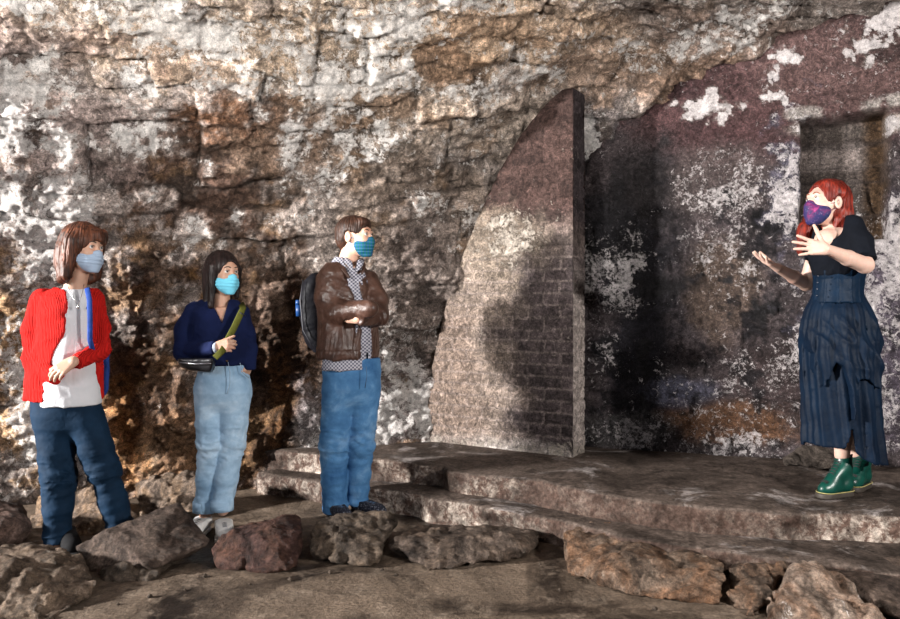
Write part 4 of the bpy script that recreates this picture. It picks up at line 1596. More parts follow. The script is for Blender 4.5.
    hp_ = loft([(zr(440), xr(66), Y, 0.07, 0.06), (zr(427), xr(66), Y, 0.145, 0.105), (zr(414), xr(66), Y, 0.168, 0.118), (zr(398), xr(66), Y, 0.168, 0.118), (zr(390), xr(66), Y, 0.150, 0.108)], 0.15, 0.02)
    l1 = leg_cloth(J(54, 420), knR, J(57, 543, -0.06), (0.094, 0.076, 0.060), 541, 0.009)
    l2 = leg_cloth(J(86, 420), knL, at(122, 532, 3.90), (0.094, 0.072, 0.060), 545, 0.009)
    trf = lambda p: smin(hp_(p), smin(l1(p), l2(p), 0.004), 0.03)
    lo, hi = pts_bounds([(xr(28), Y - 0.2, 0.02), (xr(140), Y + 0.2, zr(386))], 0.02)
    solid('trousers', trf, lo, hi, 0.0058, M_tr, root)
    M_sh = plain('black_leather', (0.008, 0.008, 0.009), 0.85, spec=0.1)
    M_so = plain('black_rubber', (0.015, 0.015, 0.015), 0.8)
    make_shoe(root, V(anR[0] - 0.02, 3.90, 0.0), (0.62, -0.78, 0), M_sh, M_so, L=0.25)
    make_shoe(root, V(anL[0] - 0.02, 3.95, 0.0), (0.7, -0.6, 0), M_sh, M_so)

    # blue bag hanging behind the hip, with its strap
    bag = empty('shoulder_bag', (xr(100), Y + 0.10, zr(400)))
    tag(bag, 'royal blue cloth bag hanging behind the red cardigan on a navy strap', 'bag')
    M_bag = cloth('royal_blue_canvas', (0.018, 0.050, 0.22), 0.7, 300, 0.3)
    bf = creased(hull([at(90, 335, Y + .12), at(103, 332, Y + .10), at(110, 345, Y + .10), at(111, 375, Y + .09), at(107, 398, Y + .08), at(97, 406, Y + .07), at(84, 404, Y + .12), at(84, 345, Y + .12),
                       at(90, 345, Y + .20), at(110, 350, Y + .20), at(108, 390, Y + .20), at(88, 400, Y + .20)], 0.03), 560, 0.008)
    lo, hi = pts_bounds([at(80, 408, Y), at(114, 325, Y + 0.25)], 0.04)
    solid('bag_body', bf, lo, hi, 0.006, M_bag, bag)
    st = [J(87, 288, -0.098), J(89.5, 300, -0.120), J(90, 320, -0.126), J(90, 340, -0.122), J(93, 352, -0.09), J(99, 360, 0.0), J(103, 365, 0.09)]
    tube('strap', st, 0.013, M_bag, bag, 8, [V(0.1, -1, 0.1)] * 5 + [V(1, -0.5, 0)] * 2, 0.22)


person_a()


# ------------------------------------------------------------------ denim
def denim_mat(name, deep, worn, fade):
    m = Mat(name, 0.8, 0.1)
    n = m.noise(5, 5, 0.6, 0.4)
    n2 = m.noise(22, 5, 0.65)
    c = m.ramp(n, [(0.32, deep), (0.52, worn), (0.72, fade)])
    c = m.mix(m.ramp(n2, [(0.4, 0.3), (0.65, 0.0)]), c, deep)
    m.color(c)
    b = m.bump(m.wave(260, 0.4, 1, 1, vec=m.stretch(1, 1, 0.7), axis='DIAGONAL'), 0.2, 0.001)
    m.bump(n2, 0.3, 0.006, b)
    return m.m


# ------------------------------------------------------------------ the person in the navy jumper
YB = 4.15


def person_b():
    Y = YB
    J = lambda x, y, dy=0.0: at(x, y, Y + dy)
    zr = lambda y: J(0, y)[2]
    xr = lambda x: J(x, 0)[0]
    root = empty('person', (xr(215), Y, 0.0))
    tag(root, 'person in a navy v-neck jumper and pale jeans with a hand in one pocket', 'person', 'visitors listening')
    skin = skin_mat('skin_warm', (0.47, 0.28, 0.20))
    c, R, k = J(223, 274, -0.02), frame(-40, -2, 0), 0.95
    hd = local(HEAD, c, R, k)
    shr, shl = J(193, 311), J(241, 312, 0.02)
    elr, ell_ = J(184, 350, -0.02), J(249, 348, 0.02)
    wr, wr2 = J(216, 347, -0.17), J(249, 366, 0.0)
    hnd, hp = make_hand(wr, V(1, -0.25, 0.12), V(0.2, 0.95, -0.2), V(0, 0, 1), (0.75, 0.85, 0.9, 0.95), 0.02, 0.88, (0.8, 0.4, 0.2), 0.1)
    hnd2, hp2 = make_hand(wr2, V(-0.42, 0.0, -1), V(-0.9, 0.3, 0), V(0, -1, 0), (0.15, 0.15, 0.15, 0.15), 0.02, 0.88)
    hR, hL = J(209, 385), J(238, 385)
    kR, kL = J(211, 445, -0.02), J(231, 445, 0.0)
    aR, aL = at(205, 508, 4.16), at(223, 510, 4.10)
    body = union([hd, rc(c + R @ V(-0.02, 0, -0.06), J(221, 303), 0.046, 0.050), rc(shr + V(0.02, 0, -0.01), shl + V(-0.02, 0, -0.01), 0.045, 0.045),
                  loft([(zr(365), xr(223), Y, 0.11, 0.08), (zr(325), xr(221), Y, 0.112, 0.083), (zr(307), xr(220), Y, 0.10, 0.068)]),
                  chain([shr, elr, wr], [0.040, 0.033, 0.022], 0.01), chain([shl, ell_, wr2], [0.040, 0.033, 0.022], 0.01),
                  rc(hR, kR, 0.065, 0.046), rc(kR, aR, 0.044, 0.032), rc(aR, aR - V(0, 0, 0.05), 0.032, 0.03), rc(hL, kL, 0.065, 0.046), rc(kL, aL, 0.044, 0.032)], 0.016)
    full = lambda p: smin(body(p), smin(hnd(p), hnd2(p), 0.002), 0.006)
    lo, hi = pts_bounds([shr, shl, elr, ell_, c + V(0, 0, 0.1), V(aR[0], aR[1], 0.08), aL] + hp + hp2, 0.12)
    solid('body', full, lo, hi, 0.0046, skin, root)
    face_bits(root, c, R, k, M_iris, M_dark, (1, -0.1, 0))
    mask_part(root, c, R, k, cloth('bright_cyan_mask', (0.16, 0.54, 0.72), 0.75, 500, 0.06), M_loop)
    hs = union([ell((-0.018, 0, 0.042), (0.108, 0.090, 0.098)), ell((-0.050, 0.0, -0.045), (0.070, 0.086, 0.130)),
                rc((0.035, 0.078, 0.03), (0.020, 0.080, -0.130), 0.020, 0.016), rc((0.015, -0.078, 0.04), (0.015, -0.084, -0.185), 0.026, 0.018),
                rc((-0.05, -0.055, 0.0), (-0.045, -0.070, -0.180), 0.042, 0.024), rc((-0.04, 0.05, 0.0), (-0.03, 0.05, -0.165), 0.04, 0.024)], 0.022)
    hf = lambda q: smax(hs(q), -union([ell((0.110, 0.0, -0.020), (0.080, 0.066, 0.100)), ell((0.07, 0, -0.13), (0.07, 0.06, 0.09))], 0.02)(q), 0.006)
    lo, hi = pts_bounds([c + V(-0.13, -0.13, -0.2), c + V(0.13, 0.13, 0.14)], 0.02)
    solid('hair', strand_hair(hf, c, R, k, 0.0035, 66, 13), lo, hi, 0.0036, hair_mat('black_brown_hair', (0.006, 0.004, 0.004), (0.026, 0.014, 0.013), 0.42), root)

    M_nv = cloth('navy_knit', (0.006, 0.011, 0.046), 0.85, 300, 0.25)
    sw = loft([(zr(364), xr(224), Y, 0.140, 0.108), (zr(350), xr(222), Y, 0.160, 0.122), (zr(330), xr(220), Y, 0.150, 0.115), (zr(312), xr(219), Y, 0.140, 0.095), (zr(300), xr(219), Y + .01, 0.100, 0.072)], 0.25, 0.014)
    s1 = chain([J(195, 312), J(186, 330), J(185, 352, -0.02), J(214, 348, -0.16)], [0.056, 0.056, 0.052, 0.034], 0.03)
    s2 = chain([J(240, 313, 0.02), J(246, 335, 0.03), J(249, 350, 0.02), J(249.5, 367, -0.005)], [0.050, 0.044, 0.040, 0.031], 0.03)
    vcut = hull([J(208, 296, -0.22), J(231, 296, -0.22), J(222, 325, -0.22), J(209, 296, -0.02), J(230, 296, -0.02), J(222, 322, -0.02)], 0.004)

    def swf(p):
        a = smax(s1(p), (p - J(216.5, 348, -0.165)) @ unit(V(1, -0.45, 0.1)), 0.006)
        b = smax(s2(p), (p - J(250, 369, -0.0)) @ V(0, 0, -1), 0.006)
        d = smin(smin(sw(p), a, 0.02), b, 0.014)
        d = d - wrinkle(p, 620, 0.007, (10, 10, 13))
        d = smax(d, -vcut(p), 0.005)
        return smax(d, -rc(J(221, 285), J(221, 306), 0.056, 0.056)(p), 0.006)
    lo, hi = pts_bounds([(xr(172), Y - 0.24, zr(372)), (xr(259), Y + 0.15, zr(296))], 0.02)
    solid('jumper', swf, lo, hi, 0.0055, M_nv, root)
    M_gc = plain('pale_cuff', (0.45, 0.5, 0.6), 0.8)
    tube('cuff', [J(215.5, 348, -0.163), J(218, 347.5, -0.178)], 0.030, M_gc, root, 16)

    M_dn = denim_mat('pale_blue_denim', (0.19, 0.32, 0.47), (0.36, 0.52, 0.68), (0.58, 0.71, 0.82))
    hp_ = loft([(zr(414), xr(223), Y, 0.06, 0.05), (zr(402), xr(223), Y, 0.115, 0.095), (zr(392), xr(223), Y, 0.140, 0.112), (zr(380), xr(223), Y, 0.146, 0.112), (zr(364), xr(224), Y, 0.128, 0.100), (zr(359), xr(224), Y, 0.124, 0.096)], 0.2, 0.01)
    l1 = leg_cloth(J(210, 392), kR, at(205, 511, 4.15), (0.086, 0.067, 0.055), 641, 0.008)
    l2 = leg_cloth(J(236, 392), kL, at(222, 510, 4.10), (0.086, 0.066, 0.054), 645, 0.008)
    trf = lambda p: smin(hp_(p), smin(l1(p), l2(p), 0.004), 0.03)
    lo, hi = pts_bounds([(xr(188), Y - 0.2, 0.06), (xr(256), Y + 0.2, zr(352))], 0.02)
    jn = solid('jeans', trf, lo, hi, 0.0055, M_dn, root)
    for nm, a, yy, r in (('cuff', 205, 505, 0.066), ('cuff', 222, 504, 0.063)):
        yc = 4.15 if a == 205 else 4.10
        tube(nm, [at(a, yy + 6, yc), at(a, yy - 4, yc)], r, M_dn, jn, 22)
    # seams, waistband button
    M_st = plain('denim_stitch', (0.30, 0.40, 0.50), 0.8)
    tube('fly_seam', [J(228, 362, -0.11), J(230, 372, -0.118), J(230, 384, -0.120), J(227, 394, -0.112)], 0.0022, M_st, jn, 6)
    tube('pocket_seam', [J(240, 363, -0.085), J(243, 373, -0.085), J(249, 378, -0.045)], 0.0022, M_st, jn, 6)
    tube('pocket_seam', [J(205, 366, -0.095), J(202, 378, -0.090), J(196, 384, -0.05)], 0.0022, M_st, jn, 6)
    sphere('button', J(227, 361, -0.108), 0.006, plain('brass_button', (0.3, 0.2, 0.1), 0.3, 1.0), jn, 10)

    M_wh = plain('white_canvas', (0.7, 0.69, 0.67), 0.8, bump=0.3)
    M_ws = plain('white_rubber', (0.62, 0.60, 0.58), 0.6)
    M_lc = plain('grey_lace', (0.12, 0.12, 0.13), 0.8)
    make_shoe(root, V(aR[0] - 0.005, 4.20, 0.0), (-0.05, -1, 0), M_wh, M_ws, M_lc, L=0.25, shaft=0.055, n_lace=4)
    make_shoe(root, V(aL[0] - 0.01, 4.14, 0.0), (0.33, -0.95, 0), M_wh, M_ws, M_lc, L=0.25, shaft=0.055, n_lace=5)

    bb = empty('belt_bag', (xr(197), Y - 0.1, zr(372)))
    tag(bb, 'glossy black belt bag slung on an olive strap over the navy jumper', 'bag')
    M_bk = plain('black_patent', (0.010, 0.010, 0.012), 0.36, spec=0.4, bump=0.4)
    bf = hull([J(177, 358, -0.10), J(214, 357, -0.16), J(217, 364, -0.15), J(213, 373, -0.14), J(186, 370, -0.10), J(177, 365, -0.08),
               J(178, 359, -0.21), J(213, 359, -0.25), J(211, 372, -0.23), J(184, 369, -0.19)], 0.014)
    lo, hi = pts_bounds([J(172, 378, -0.28), J(222, 352, 0.0)], 0.02)
    b_ = solid('bag_body', creased(bf, 660, 0.003), lo, hi, 0.0045, M_bk, bb)
    tube('zip', [J(180, 362.5, -0.222), J(196, 364, -0.244), J(211, 363.5, -0.256)], 0.0028, plain('steel_zip', (0.5, 0.5, 0.55), 0.3, 1.0), bb, 6)
    M_ol = cloth('olive_webbing', (0.062, 0.064, 0.011), 0.8, 300, 0.15)
    st = [J(241, 303, 0.03), J(243, 308, -0.075), J(240, 315, -0.105), J(234, 328, -0.135), J(228, 339, -0.150), J(223, 350, -0.205), J(215, 358, -0.22)]
    tube('strap', st, 0.0175, M_ol, bb, 8, [V(0.2, -1, 0.2)] * 7, 0.14)
    tube('buckle', [J(240, 312.5, -0.112), J(245.5, 316, -0.098)], 0.0038, M_bk, bb, 8)


person_b()


# ------------------------------------------------------------------ the person in the leather jacket
YC = 4.46


def person_c():
    Y = YC
    J = lambda x, y, dy=0.0: at(x, y, Y + dy)
    zr = lambda y: J(0, y)[2]
    xr = lambda x: J(x, 0)[0]
    root = empty('person', (xr(348), Y, 0.0))
    tag(root, 'person in a brown leather jacket and blue jeans with folded arms', 'person', 'visitors listening')
    skin = skin_mat('skin_fair', (0.55, 0.33, 0.24))
    c, R, k = J(356, 238, -0.02), frame(-24, 2, 0), 1.0
    hd = local(HEAD, c, R, k)
    shn, shf = J(327, 280, -0.03), J(368, 279, 0.08)
    eln, elf = J(334, 314, -0.10), J(380, 316, -0.06)
    wn, wf = J(368, 310, -0.26), J(358, 319, -0.23)
    hf_, hp = make_hand(wf, J(346, 316.5, -0.20) - wf, V(0.1, 1, 0.2), V(0, 0, 1), (0.12, 0.15, 0.18, 0.2), 0.02, 0.92, (0.85, 0.3, 0.1), 0.1)
    hR, hL = J(337, 385), J(365, 382, 0.02)
    kR, kL = J(334, 446, -0.02), J(360, 444, 0.02)
    aR, aL = at(335, 508, 4.46), at(357, 502, 4.52)
    body = union([hd, rc(c + R @ V(-0.025, 0, -0.05), J(347, 266), 0.056, 0.062), rc(shn, shf, 0.05, 0.05),
                  loft([(zr(365), xr(349), Y, 0.12, 0.085), (zr(290), xr(347), Y, 0.125, 0.09)], 0.75),
                  chain([shn, eln, wn], [0.045, 0.038, 0.026], 0.01), chain([shf, elf, wf], [0.045, 0.038, 0.026], 0.01),
                  rc(hR, kR, 0.07, 0.05), rc(kR, aR, 0.048, 0.034), rc(hL, kL, 0.07, 0.05), rc(kL, aL, 0.048, 0.034)], 0.016)
    full = lambda p: smin(body(p), hf_(p), 0.006)
    lo, hi = pts_bounds([shn, shf, eln, elf, wn, c + V(0, 0, 0.1), aR, aL] + hp, 0.12)
    solid('body', full, lo, hi, 0.0048, skin, root)
    M_hbr = hair_mat('short_brown_hair', (0.016, 0.008, 0.005), (0.075, 0.028, 0.015))
    face_bits(root, c, R, k, M_iris, M_dark, (1, 0.0, 0.05))
    # tartan mask
    m = Mat('tartan_mask', 0.8, 0.2)
    u1 = m.wave(17, 0, 0, 1, vec=m.stretch(1, 1, 1), axis='X')
    u2 = m.wave(17, 0, 0, 1, vec=m.stretch(1, 1, 1), axis='Z')
    cc = m.mix(m.ramp(u1, [(0.45, 0.0), (0.55, 0.7)]), (0.005, 0.075, 0.18), (0.006, 0.11, 0.055))
    cc = m.mix(m.ramp(u2, [(0.55, 0.0), (0.65, 0.6)]), cc, (0.004, 0.035, 0.10))
    cc = m.mix(m.ramp(u2, [(0.975, 0.0), (0.99, 0.6)]), cc, (0.20, 0.50, 0.72))
    m.color(cc)
    mask_part(root, c, R, k, m.m, plain('blue_elastic', (0.05, 0.2, 0.35), 0.7), False)
    hs = union([ell((-0.022, 0, 0.046), (0.108, 0.086, 0.090)), ell((-0.062, 0.0, -0.005), (0.062, 0.072, 0.075)), rc((0.058, 0.03, 0.088), (0.066, -0.035, 0.090), 0.022, 0.022)], 0.03)
    cutf = union([ell((0.125, 0.0, -0.01), (0.080, 0.075, 0.085)), ell((0.03, -0.085, -0.035), (0.055, 0.035, 0.065)), ell((0.03, 0.085, -0.035), (0.055, 0.035, 0.065)),
                  ell((-0.008, -0.085, 0.0), (0.022, 0.03, 0.036)), ell((-0.008, 0.085, 0.0), (0.022, 0.03, 0.036))], 0.01)
    lo, hi = pts_bounds([c + V(-0.13, -0.13, -0.12), c + V(0.13, 0.13, 0.15)], 0.02)
    solid('hair', strand_hair(lambda q: smax(hs(q), -cutf(q), 0.006), c, R, k, 0.0045, 70, 23), lo, hi, 0.0036, M_hbr, root)

    # checked shirt
    m = Mat('gingham_cotton', 0.85, 0.2)
    ch = m.t.nodes.new('ShaderNodeTexChecker')
    ch.inputs['Scale'].default_value = 95
    ch.inputs['Color1'].default_value = (0.5, 0.5, 0.55, 1)
    ch.inputs['Color2'].default_value = (0.035, 0.035, 0.075, 1)
    m.t.links.new(m.stretch(1, 0.0, 1, rot=(0, 0, 0)), ch.inputs['Vector'])
    m.color(m.mix(0.25, ch.outputs[0], (0.30, 0.30, 0.35)))
    ang = math.radians(50)
    shirt = loft([(zr(369), xr(350), Y, 0.185, 0.128), (zr(357), xr(350), Y, 0.178, 0.125), (zr(325), xr(350), Y, 0.170, 0.125), (zr(285), xr(348), Y, 0.175, 0.118), (zr(268), xr(347), Y, 0.12, 0.085), (zr(258), xr(347), Y, 0.075, 0.070)], ang, 0.01)
    cut = union([rc(J(350, 245, -0.05), J(351, 262, -0.06), 0.055, 0.045), rc(J(353, 262, -0.08), J(356, 272, -0.14), 0.035, 0.012)], 0.01)
    def shf_(p):
        d = shirt(p) - wrinkle(p, 701, 0.006, (10, 10, 7))
        slit = smax(np.abs(p[:, 0] - xr(368) - 0.0) - 0.006, p[:, 2] - zr(352), 0.004)
        d = smax(d, -smax(slit, p[:, 1] - Y, 0.01), 0.006)
        return smax(d, -cut(p), 0.005)
    lo, hi = pts_bounds([(xr(314), Y - 0.2, zr(374)), (xr(386), Y + 0.2, zr(254))], 0.03)
    shirt_o = solid('shirt', shf_, lo, hi, 0.0055, m.m, root)
    # collar points
    mb = m.m
    for P in (((343, 257, -0.045), (349, 263, -0.105), (353, 271, -0.130)), ((362, 259, -0.02), (360, 264, -0.10), (357, 271, -0.135))):
        tube('collar', [J(*q) for q in P], [0.016, 0.019, 0.006], mb, shirt_o, 8, V(0.2, -1, 0.3), 0.35)

    # leather jacket
    m = Mat('brown_leather', 0.36, 0.4)
    n = m.noise(16, 6, 0.6, 0.3)
    m.color(m.ramp(n, [(0.3, (0.030, 0.014, 0.010)), (0.6, (0.070, 0.034, 0.024)), (0.8, (0.115, 0.062, 0.046))]))
    m.rough(m.ramp(n, [(0.3, 0.28), (0.7, 0.48)]))
    b = m.bump(m.noise(22, 6, 0.6, 1.0), 0.5, 0.012)
    m.bump(m.noise(160, 3, 0.6), 0.25, 0.001, b)
    M_le = m.m
    jk = loft([(zr(358), xr(348), Y + .005, 0.196, 0.140), (zr(350), xr(348), Y + .005, 0.205, 0.148), (zr(320), xr(347), Y + .005, 0.196, 0.145), (zr(290), xr(346), Y + .005, 0.200, 0.135),
               (zr(272), xr(345), Y + .005, 0.165, 0.105), (zr(263), xr(344), Y + .01, 0.115, 0.085)], ang, 0.012)
    sN = chain([J(329, 281, -0.05), J(327, 300, -0.10), J(338, 312, -0.16), J(370, 309, -0.265)], [0.070, 0.066, 0.060, 0.044], 0.03)
    sF = chain([J(368, 281, 0.06), J(377, 300, 0.0), J(378, 316, -0.07), J(360, 318, -0.235)], [0.062, 0.058, 0.054, 0.038], 0.03)
    oL = np.array([[zr(360), xr(363)], [zr(325), xr(362)], [zr(300), xr(356)], [zr(280), xr(350)], [zr(262), xr(343)]])
    oR = np.array([[zr(360), xr(377.5)], [zr(325), xr(374)], [zr(300), xr(366)], [zr(280), xr(360)], [zr(262), xr(358)]])

    def jf(p):
        d = jk(p)
        xl, xx = np.interp(p[:, 2], oL[:, 0], oL[:, 1]), np.interp(p[:, 2], oR[:, 0], oR[:, 1])
        op = smax(smax(xl - p[:, 0], p[:, 0] - xx, 0.006), p[:, 1] - (Y - 0.03), 0.01)
        d = smax(d, -op, 0.008)
        b_ = smax(sF(p), (p - J(358.5, 319, -0.245)) @ unit(J(358, 319, -0.245) - J(378, 316, -0.07)), 0.006)
        d = smin(smin(d, sN(p), 0.016), b_, 0.012)
        d = smax(d, -shirt(p) - 0.003, 0.004)
        d = smax(d, -rc(J(350, 240, 0.0), J(348, 266, 0.0), 0.070, 0.068)(p), 0.01)
        band = np.exp(-((p[:, 2] - zr(350)) / 0.006) ** 2) * 0.004
        low = sstep(zr(300), zr(330), p[:, 2])
        fold = ridged(p * V(15, 15, 3) + fbm(p * 4, 2, 733)[:, None] * 1.2, 2, 730) * 0.012 * low
        slv = ridged((p @ unit(V(0.75, 0, -0.6)))[:, None] * V(3, 3, 3) + p * V(4, 4, 13), 3, 735) * 0.011 * (1 - low)
        return d - fold - slv + band
    lo, hi = pts_bounds([(xr(306), Y - 0.32, zr(362)), (xr(392), Y + 0.2, zr(256))], 0.02)
    j_o = solid('leather_jacket', jf, lo, hi, 0.0055, M_le, root)
    tube('collar', [J(340, 260, 0.09), J(335, 262, 0.03), J(337, 263, -0.05), J(343, 268, -0.12), J(349, 278, -0.150)], [0.014, 0.016, 0.017, 0.017, 0.010], M_le, j_o, 8, V(0.5, -0.5, 0.6), 0.6)
    tube('collar', [J(352, 258, 0.10), J(361, 261, 0.04), J(364, 266, -0.04), J(362, 274, -0.11)], [0.013, 0.014, 0.014, 0.008], M_le, j_o, 8, V(-0.5, -0.5, 0.6), 0.6)

    M_dn = denim_mat('mid_blue_denim', (0.030, 0.10, 0.235), (0.085, 0.22, 0.42), (0.25, 0.42, 0.62))
    hp_ = loft([(zr(412), xr(352), Y, 0.07, 0.05), (zr(400), xr(352), Y, 0.13, 0.10), (zr(388), xr(352), Y, 0.168, 0.122), (zr(372), xr(352), Y, 0.180, 0.125), (zr(358), xr(352), Y, 0.172, 0.120)], 0.45, 0.01)
    l1 = leg_cloth(J(338, 392, -0.03), kR, at(335, 512, 4.44), (0.094, 0.080, 0.068), 741, 0.007)
    l2 = leg_cloth(J(365, 390, 0.03), kL, at(357, 503, 4.52), (0.092, 0.078, 0.064), 745, 0.007)
    lo, hi = pts_bounds([(xr(316), Y - 0.22, 0.03), (xr(390), Y + 0.25, zr(354))], 0.02)
    jn = solid('jeans', lambda p: smin(hp_(p), smin(l1(p), l2(p), 0.004), 0.03), lo, hi, 0.0058, M_dn, root)
    M_st = plain('blue_stitch', (0.06, 0.12, 0.22), 0.8)
    tube('fly_seam', [J(366, 366, -0.145), J(367, 376, -0.148), J(365, 388, -0.140)], 0.0022, M_st, jn, 6)
    m = Mat('speckled_black_knit', 0.8, 0.3)
    m.color(m.ramp(m.vor(110), [(0.22, (0.28, 0.30, 0.36)), (0.3, (0.010, 0.012, 0.022))]))
    M_sh = m.m
    M_bs = plain('trainer_sole', (0.03, 0.03, 0.032), 0.7)
    make_shoe(root, V(aR[0] - 0.035, 4.50, 0.0), (0.50, -0.87, 0), M_sh, M_bs, M_st, L=0.29, shaft=0.06, n_lace=4)
    make_shoe(root, V(aL[0] - 0.03, 4.55, 0.0), (0.75, -0.66, 0), M_sh, M_bs, M_st, L=0.29, shaft=0.06, n_lace=4)

    bp = empty('backpack', (xr(312), Y + 0.12, zr(356)))
    tag(bp, 'black backpack worn on the back of the leather jacket', 'backpack')
    M_bp = cloth('black_nylon', (0.004, 0.004, 0.006), 0.55, 300, 0.3)
    bf = hull([J(312, 270, 0.10), J(302, 278, 0.12), J(298, 300, 0.12), J(298, 325, 0.12), J(304, 345, 0.11), J(316, 356, 0.08), J(328, 352, 0.10), J(328, 275, 0.10),
               J(300, 300, 0.02), J(304, 335, 0.02), J(318, 350, 0.0), J(312, 275, 0.03), J(310, 290, 0.24), J(325, 280, 0.26), J(312, 335, 0.24), J(330, 345, 0.24)], 0.035)
    def bpf(p):
        return smax(creased(bf, 760, 0.006)(p), -jk(p) + 0.002, 0.004)
    lo, hi = pts_bounds([J(290, 362, 0.0), J(335, 262, 0.3)], 0.03)
    solid('bag_body', bpf, lo, hi, 0.006, M_bp, bp)
    tube('shoulder_strap', [J(322, 271, 0.07), J(330, 264.5, 0.02), J(336, 267, -0.085), J(341, 280, -0.125)], 0.018, M_bp, bp, 8, V(0.1, -0.6, 0.7), 0.25)
    tube('side_seam', [J(303, 280, 0.045), J(300, 300, 0.01), J(303, 330, 0.01), J(314, 350, -0.01)], 0.003, plain('grey_piping', (0.06, 0.06, 0.07), 0.6), bp, 6)
    bt = empty('bottle', (xr(298), Y + 0.05, zr(311)))
    tag(bt, 'small blue bottle top sticking out of the backpack side pocket', 'bottle')
    M_bl = plain('blue_plastic', (0.008, 0.045, 0.16), 0.4)
    o = tube('bottle_body', [J(299, 316, 0.055), J(298.5, 305, 0.05)], 0.018, M_bl, bt, 16)
    tube('cap', [J(298.4, 304.5, 0.05), J(298, 300, 0.048)], [0.018, 0.014], M_bl, bt, 16)


person_c()


# ------------------------------------------------------------------ the red-haired speaker
YD = 3.89


def person_d():
    Y = YD
    J = lambda x, y, dy=0.0: at(x, y, Y + dy)
    zr = lambda y: J(0, y)[2]
    xr = lambda x: J(x, 0)[0]
    root = empty('person', (xr(838), Y, PZ))
    tag(root, 'person with long red hair in a long draped navy skirt talking with both hands raised', 'person')
    skin = skin_mat('skin_pale', (0.52, 0.345, 0.28))
    c, R, k = J(826, 205, -0.03), frame(-166, 10, 3), 1.0
    hd = local(HEAD, c, R, k)
    shn, shf = J(853, 229, -0.12), J(822, 234, 0.15)
    eln, elf = J(865, 265, -0.20), J(806, 284, 0.18)
    wn, wf = J(826, 249, -0.34), J(778, 268, 0.02)
    # near hand: fingers fanned to the left, thumb up, back of the hand in view
    h1, p1 = make_hand(wn, V(-1, -0.1, 0.12), V(0.05, 1, -0.1), V(0.1, 0, 1), (0.02, 0.10, 0.14, 0.20), 0.17, 0.98, (0.42, 0.95, 0.1), 0.05)
    # far hand: palm up
    h2, p2 = make_hand(wf, V(-1, -0.25, 0.42), V(-0.35, -0.35, 0.9), V(0.1, 1, 0.35), (0.12, 0.16, 0.22, 0.28), 0.12, 0.98, (0.6, 0.8, 0.3), 0.05)
    hipn, hipf = J(850, 330, -0.07), J(832, 330, 0.09)
    kn, kf = J(846, 395, -0.06), J(846, 393, 0.12)
    an, af = J(842, 455, -0.04), J(857, 452, 0.14)
    body = union([hd, rc(c + R @ V(-0.030, 0, -0.045), J(834, 231, -0.01), 0.046, 0.050), rc(shn + V(-0.03, 0.02, -0.035), shf + V(0.02, 0, -0.02), 0.040, 0.040), rc(J(826, 240, -0.08), J(846, 236, -0.04), 0.055, 0.055),
                  loft([(zr(320), xr(840), Y, 0.12, 0.09), (zr(286), xr(839), Y, 0.105, 0.080), (zr(262), xr(838), Y, 0.120, 0.090), (zr(240), xr(838), Y, 0.125, 0.085), (zr(226), xr(838), Y, 0.10, 0.068)], 0.85),
                  chain([shn + V(0, 0, -0.02), eln], [0.040, 0.038], 0.01), chain([eln, eln * 0.55 + wn * 0.45, wn], [0.040, 0.036, 0.024], 0.015),
                  chain([shf, elf, elf * 0.55 + wf * 0.45, wf], [0.044, 0.036, 0.034, 0.023], 0.012),
                  rc(hipn, kn, 0.075, 0.052), chain([kn, kn * 0.5 + an * 0.5, an], [0.050, 0.050, 0.036]), rc(hipf, kf, 0.075, 0.052), chain([kf, kf * 0.5 + af * 0.5, af], [0.050, 0.050, 0.036])], 0.018)
    full = lambda p: smin(body(p), smin(h1(p), h2(p), 0.002), 0.007)
    lo, hi = pts_bounds([shn, shf, eln, c + V(0, 0, 0.1), an, af] + p1 + p2, 0.10)
    solid('body', full, lo, hi, 0.0042, skin, root)
    M_br = plain('auburn_brow', (0.16, 0.05, 0.025), 0.7)
    face_bits(root, c, R, k, plain('hazel_iris', (0.06, 0.05, 0.03), 0.15, spec=0.8), M_br, (1, 0.15, 0.0))
    # galaxy mask
    m = Mat('galaxy_mask', 0.7, 0.25)
    n = m.noise(16, 5, 0.6, 0.8)
    cc = m.ramp(n, [(0.36, (0.008, 0.016, 0.07)), (0.52, (0.022, 0.014, 0.07)), (0.62, (0.12, 0.010, 0.07)), (0.70, (0.30, 0.04, 0.16)), (0.80, (0.08, 0.07, 0.22))])
    cc = m.mix(m.ramp(m.vor(120), [(0.10, 0.8), (0.16, 0.0)]), cc, (0.5, 0.3, 0.5))
    m.color(cc)
    mask_part(root, c, R, k, m.m, plain('plum_elastic', (0.08, 0.02, 0.05), 0.7), False, 0.0, 0.004)
    # hair: parted, swept back behind the near ear, falling down the back and over the far shoulder
    back = c + V(0.085, 0.02, -0.02)
    hs = union([ell((-0.020, 0, 0.042), (0.112, 0.088, 0.098)), ell((-0.055, 0.0, -0.03), (0.072, 0.086, 0.115)),
                rc((-0.06, 0.01, -0.04), (-0.085, 0.03, -0.180), 0.072, 0.046), rc((-0.075, 0.055, -0.05), (-0.10, 0.065, -0.185), 0.036, 0.022),
                rc((0.010, -0.070, 0.02), (0.035, -0.092, -0.150), 0.030, 0.034), rc((0.035, -0.092, -0.12), (0.050, -0.085, -0.240), 0.036, 0.022),
                rc((0.040, 0.046, 0.096), (-0.02, 0.076, 0.055), 0.022, 0.024)], 0.022)
    cutf = union([ell((0.120, 0.0, -0.005), (0.086, 0.080, 0.100)), ell((0.050, 0.020, -0.110), (0.075, 0.060, 0.090)), ell((0.02, 0.095, -0.045), (0.062, 0.040, 0.062)), ell((-0.004, 0.092, 0.0), (0.024, 0.034, 0.036))], 0.012)
    lo, hi = pts_bounds([c + V(-0.15, -0.16, -0.29), c + V(0.20, 0.16, 0.16)], 0.02)
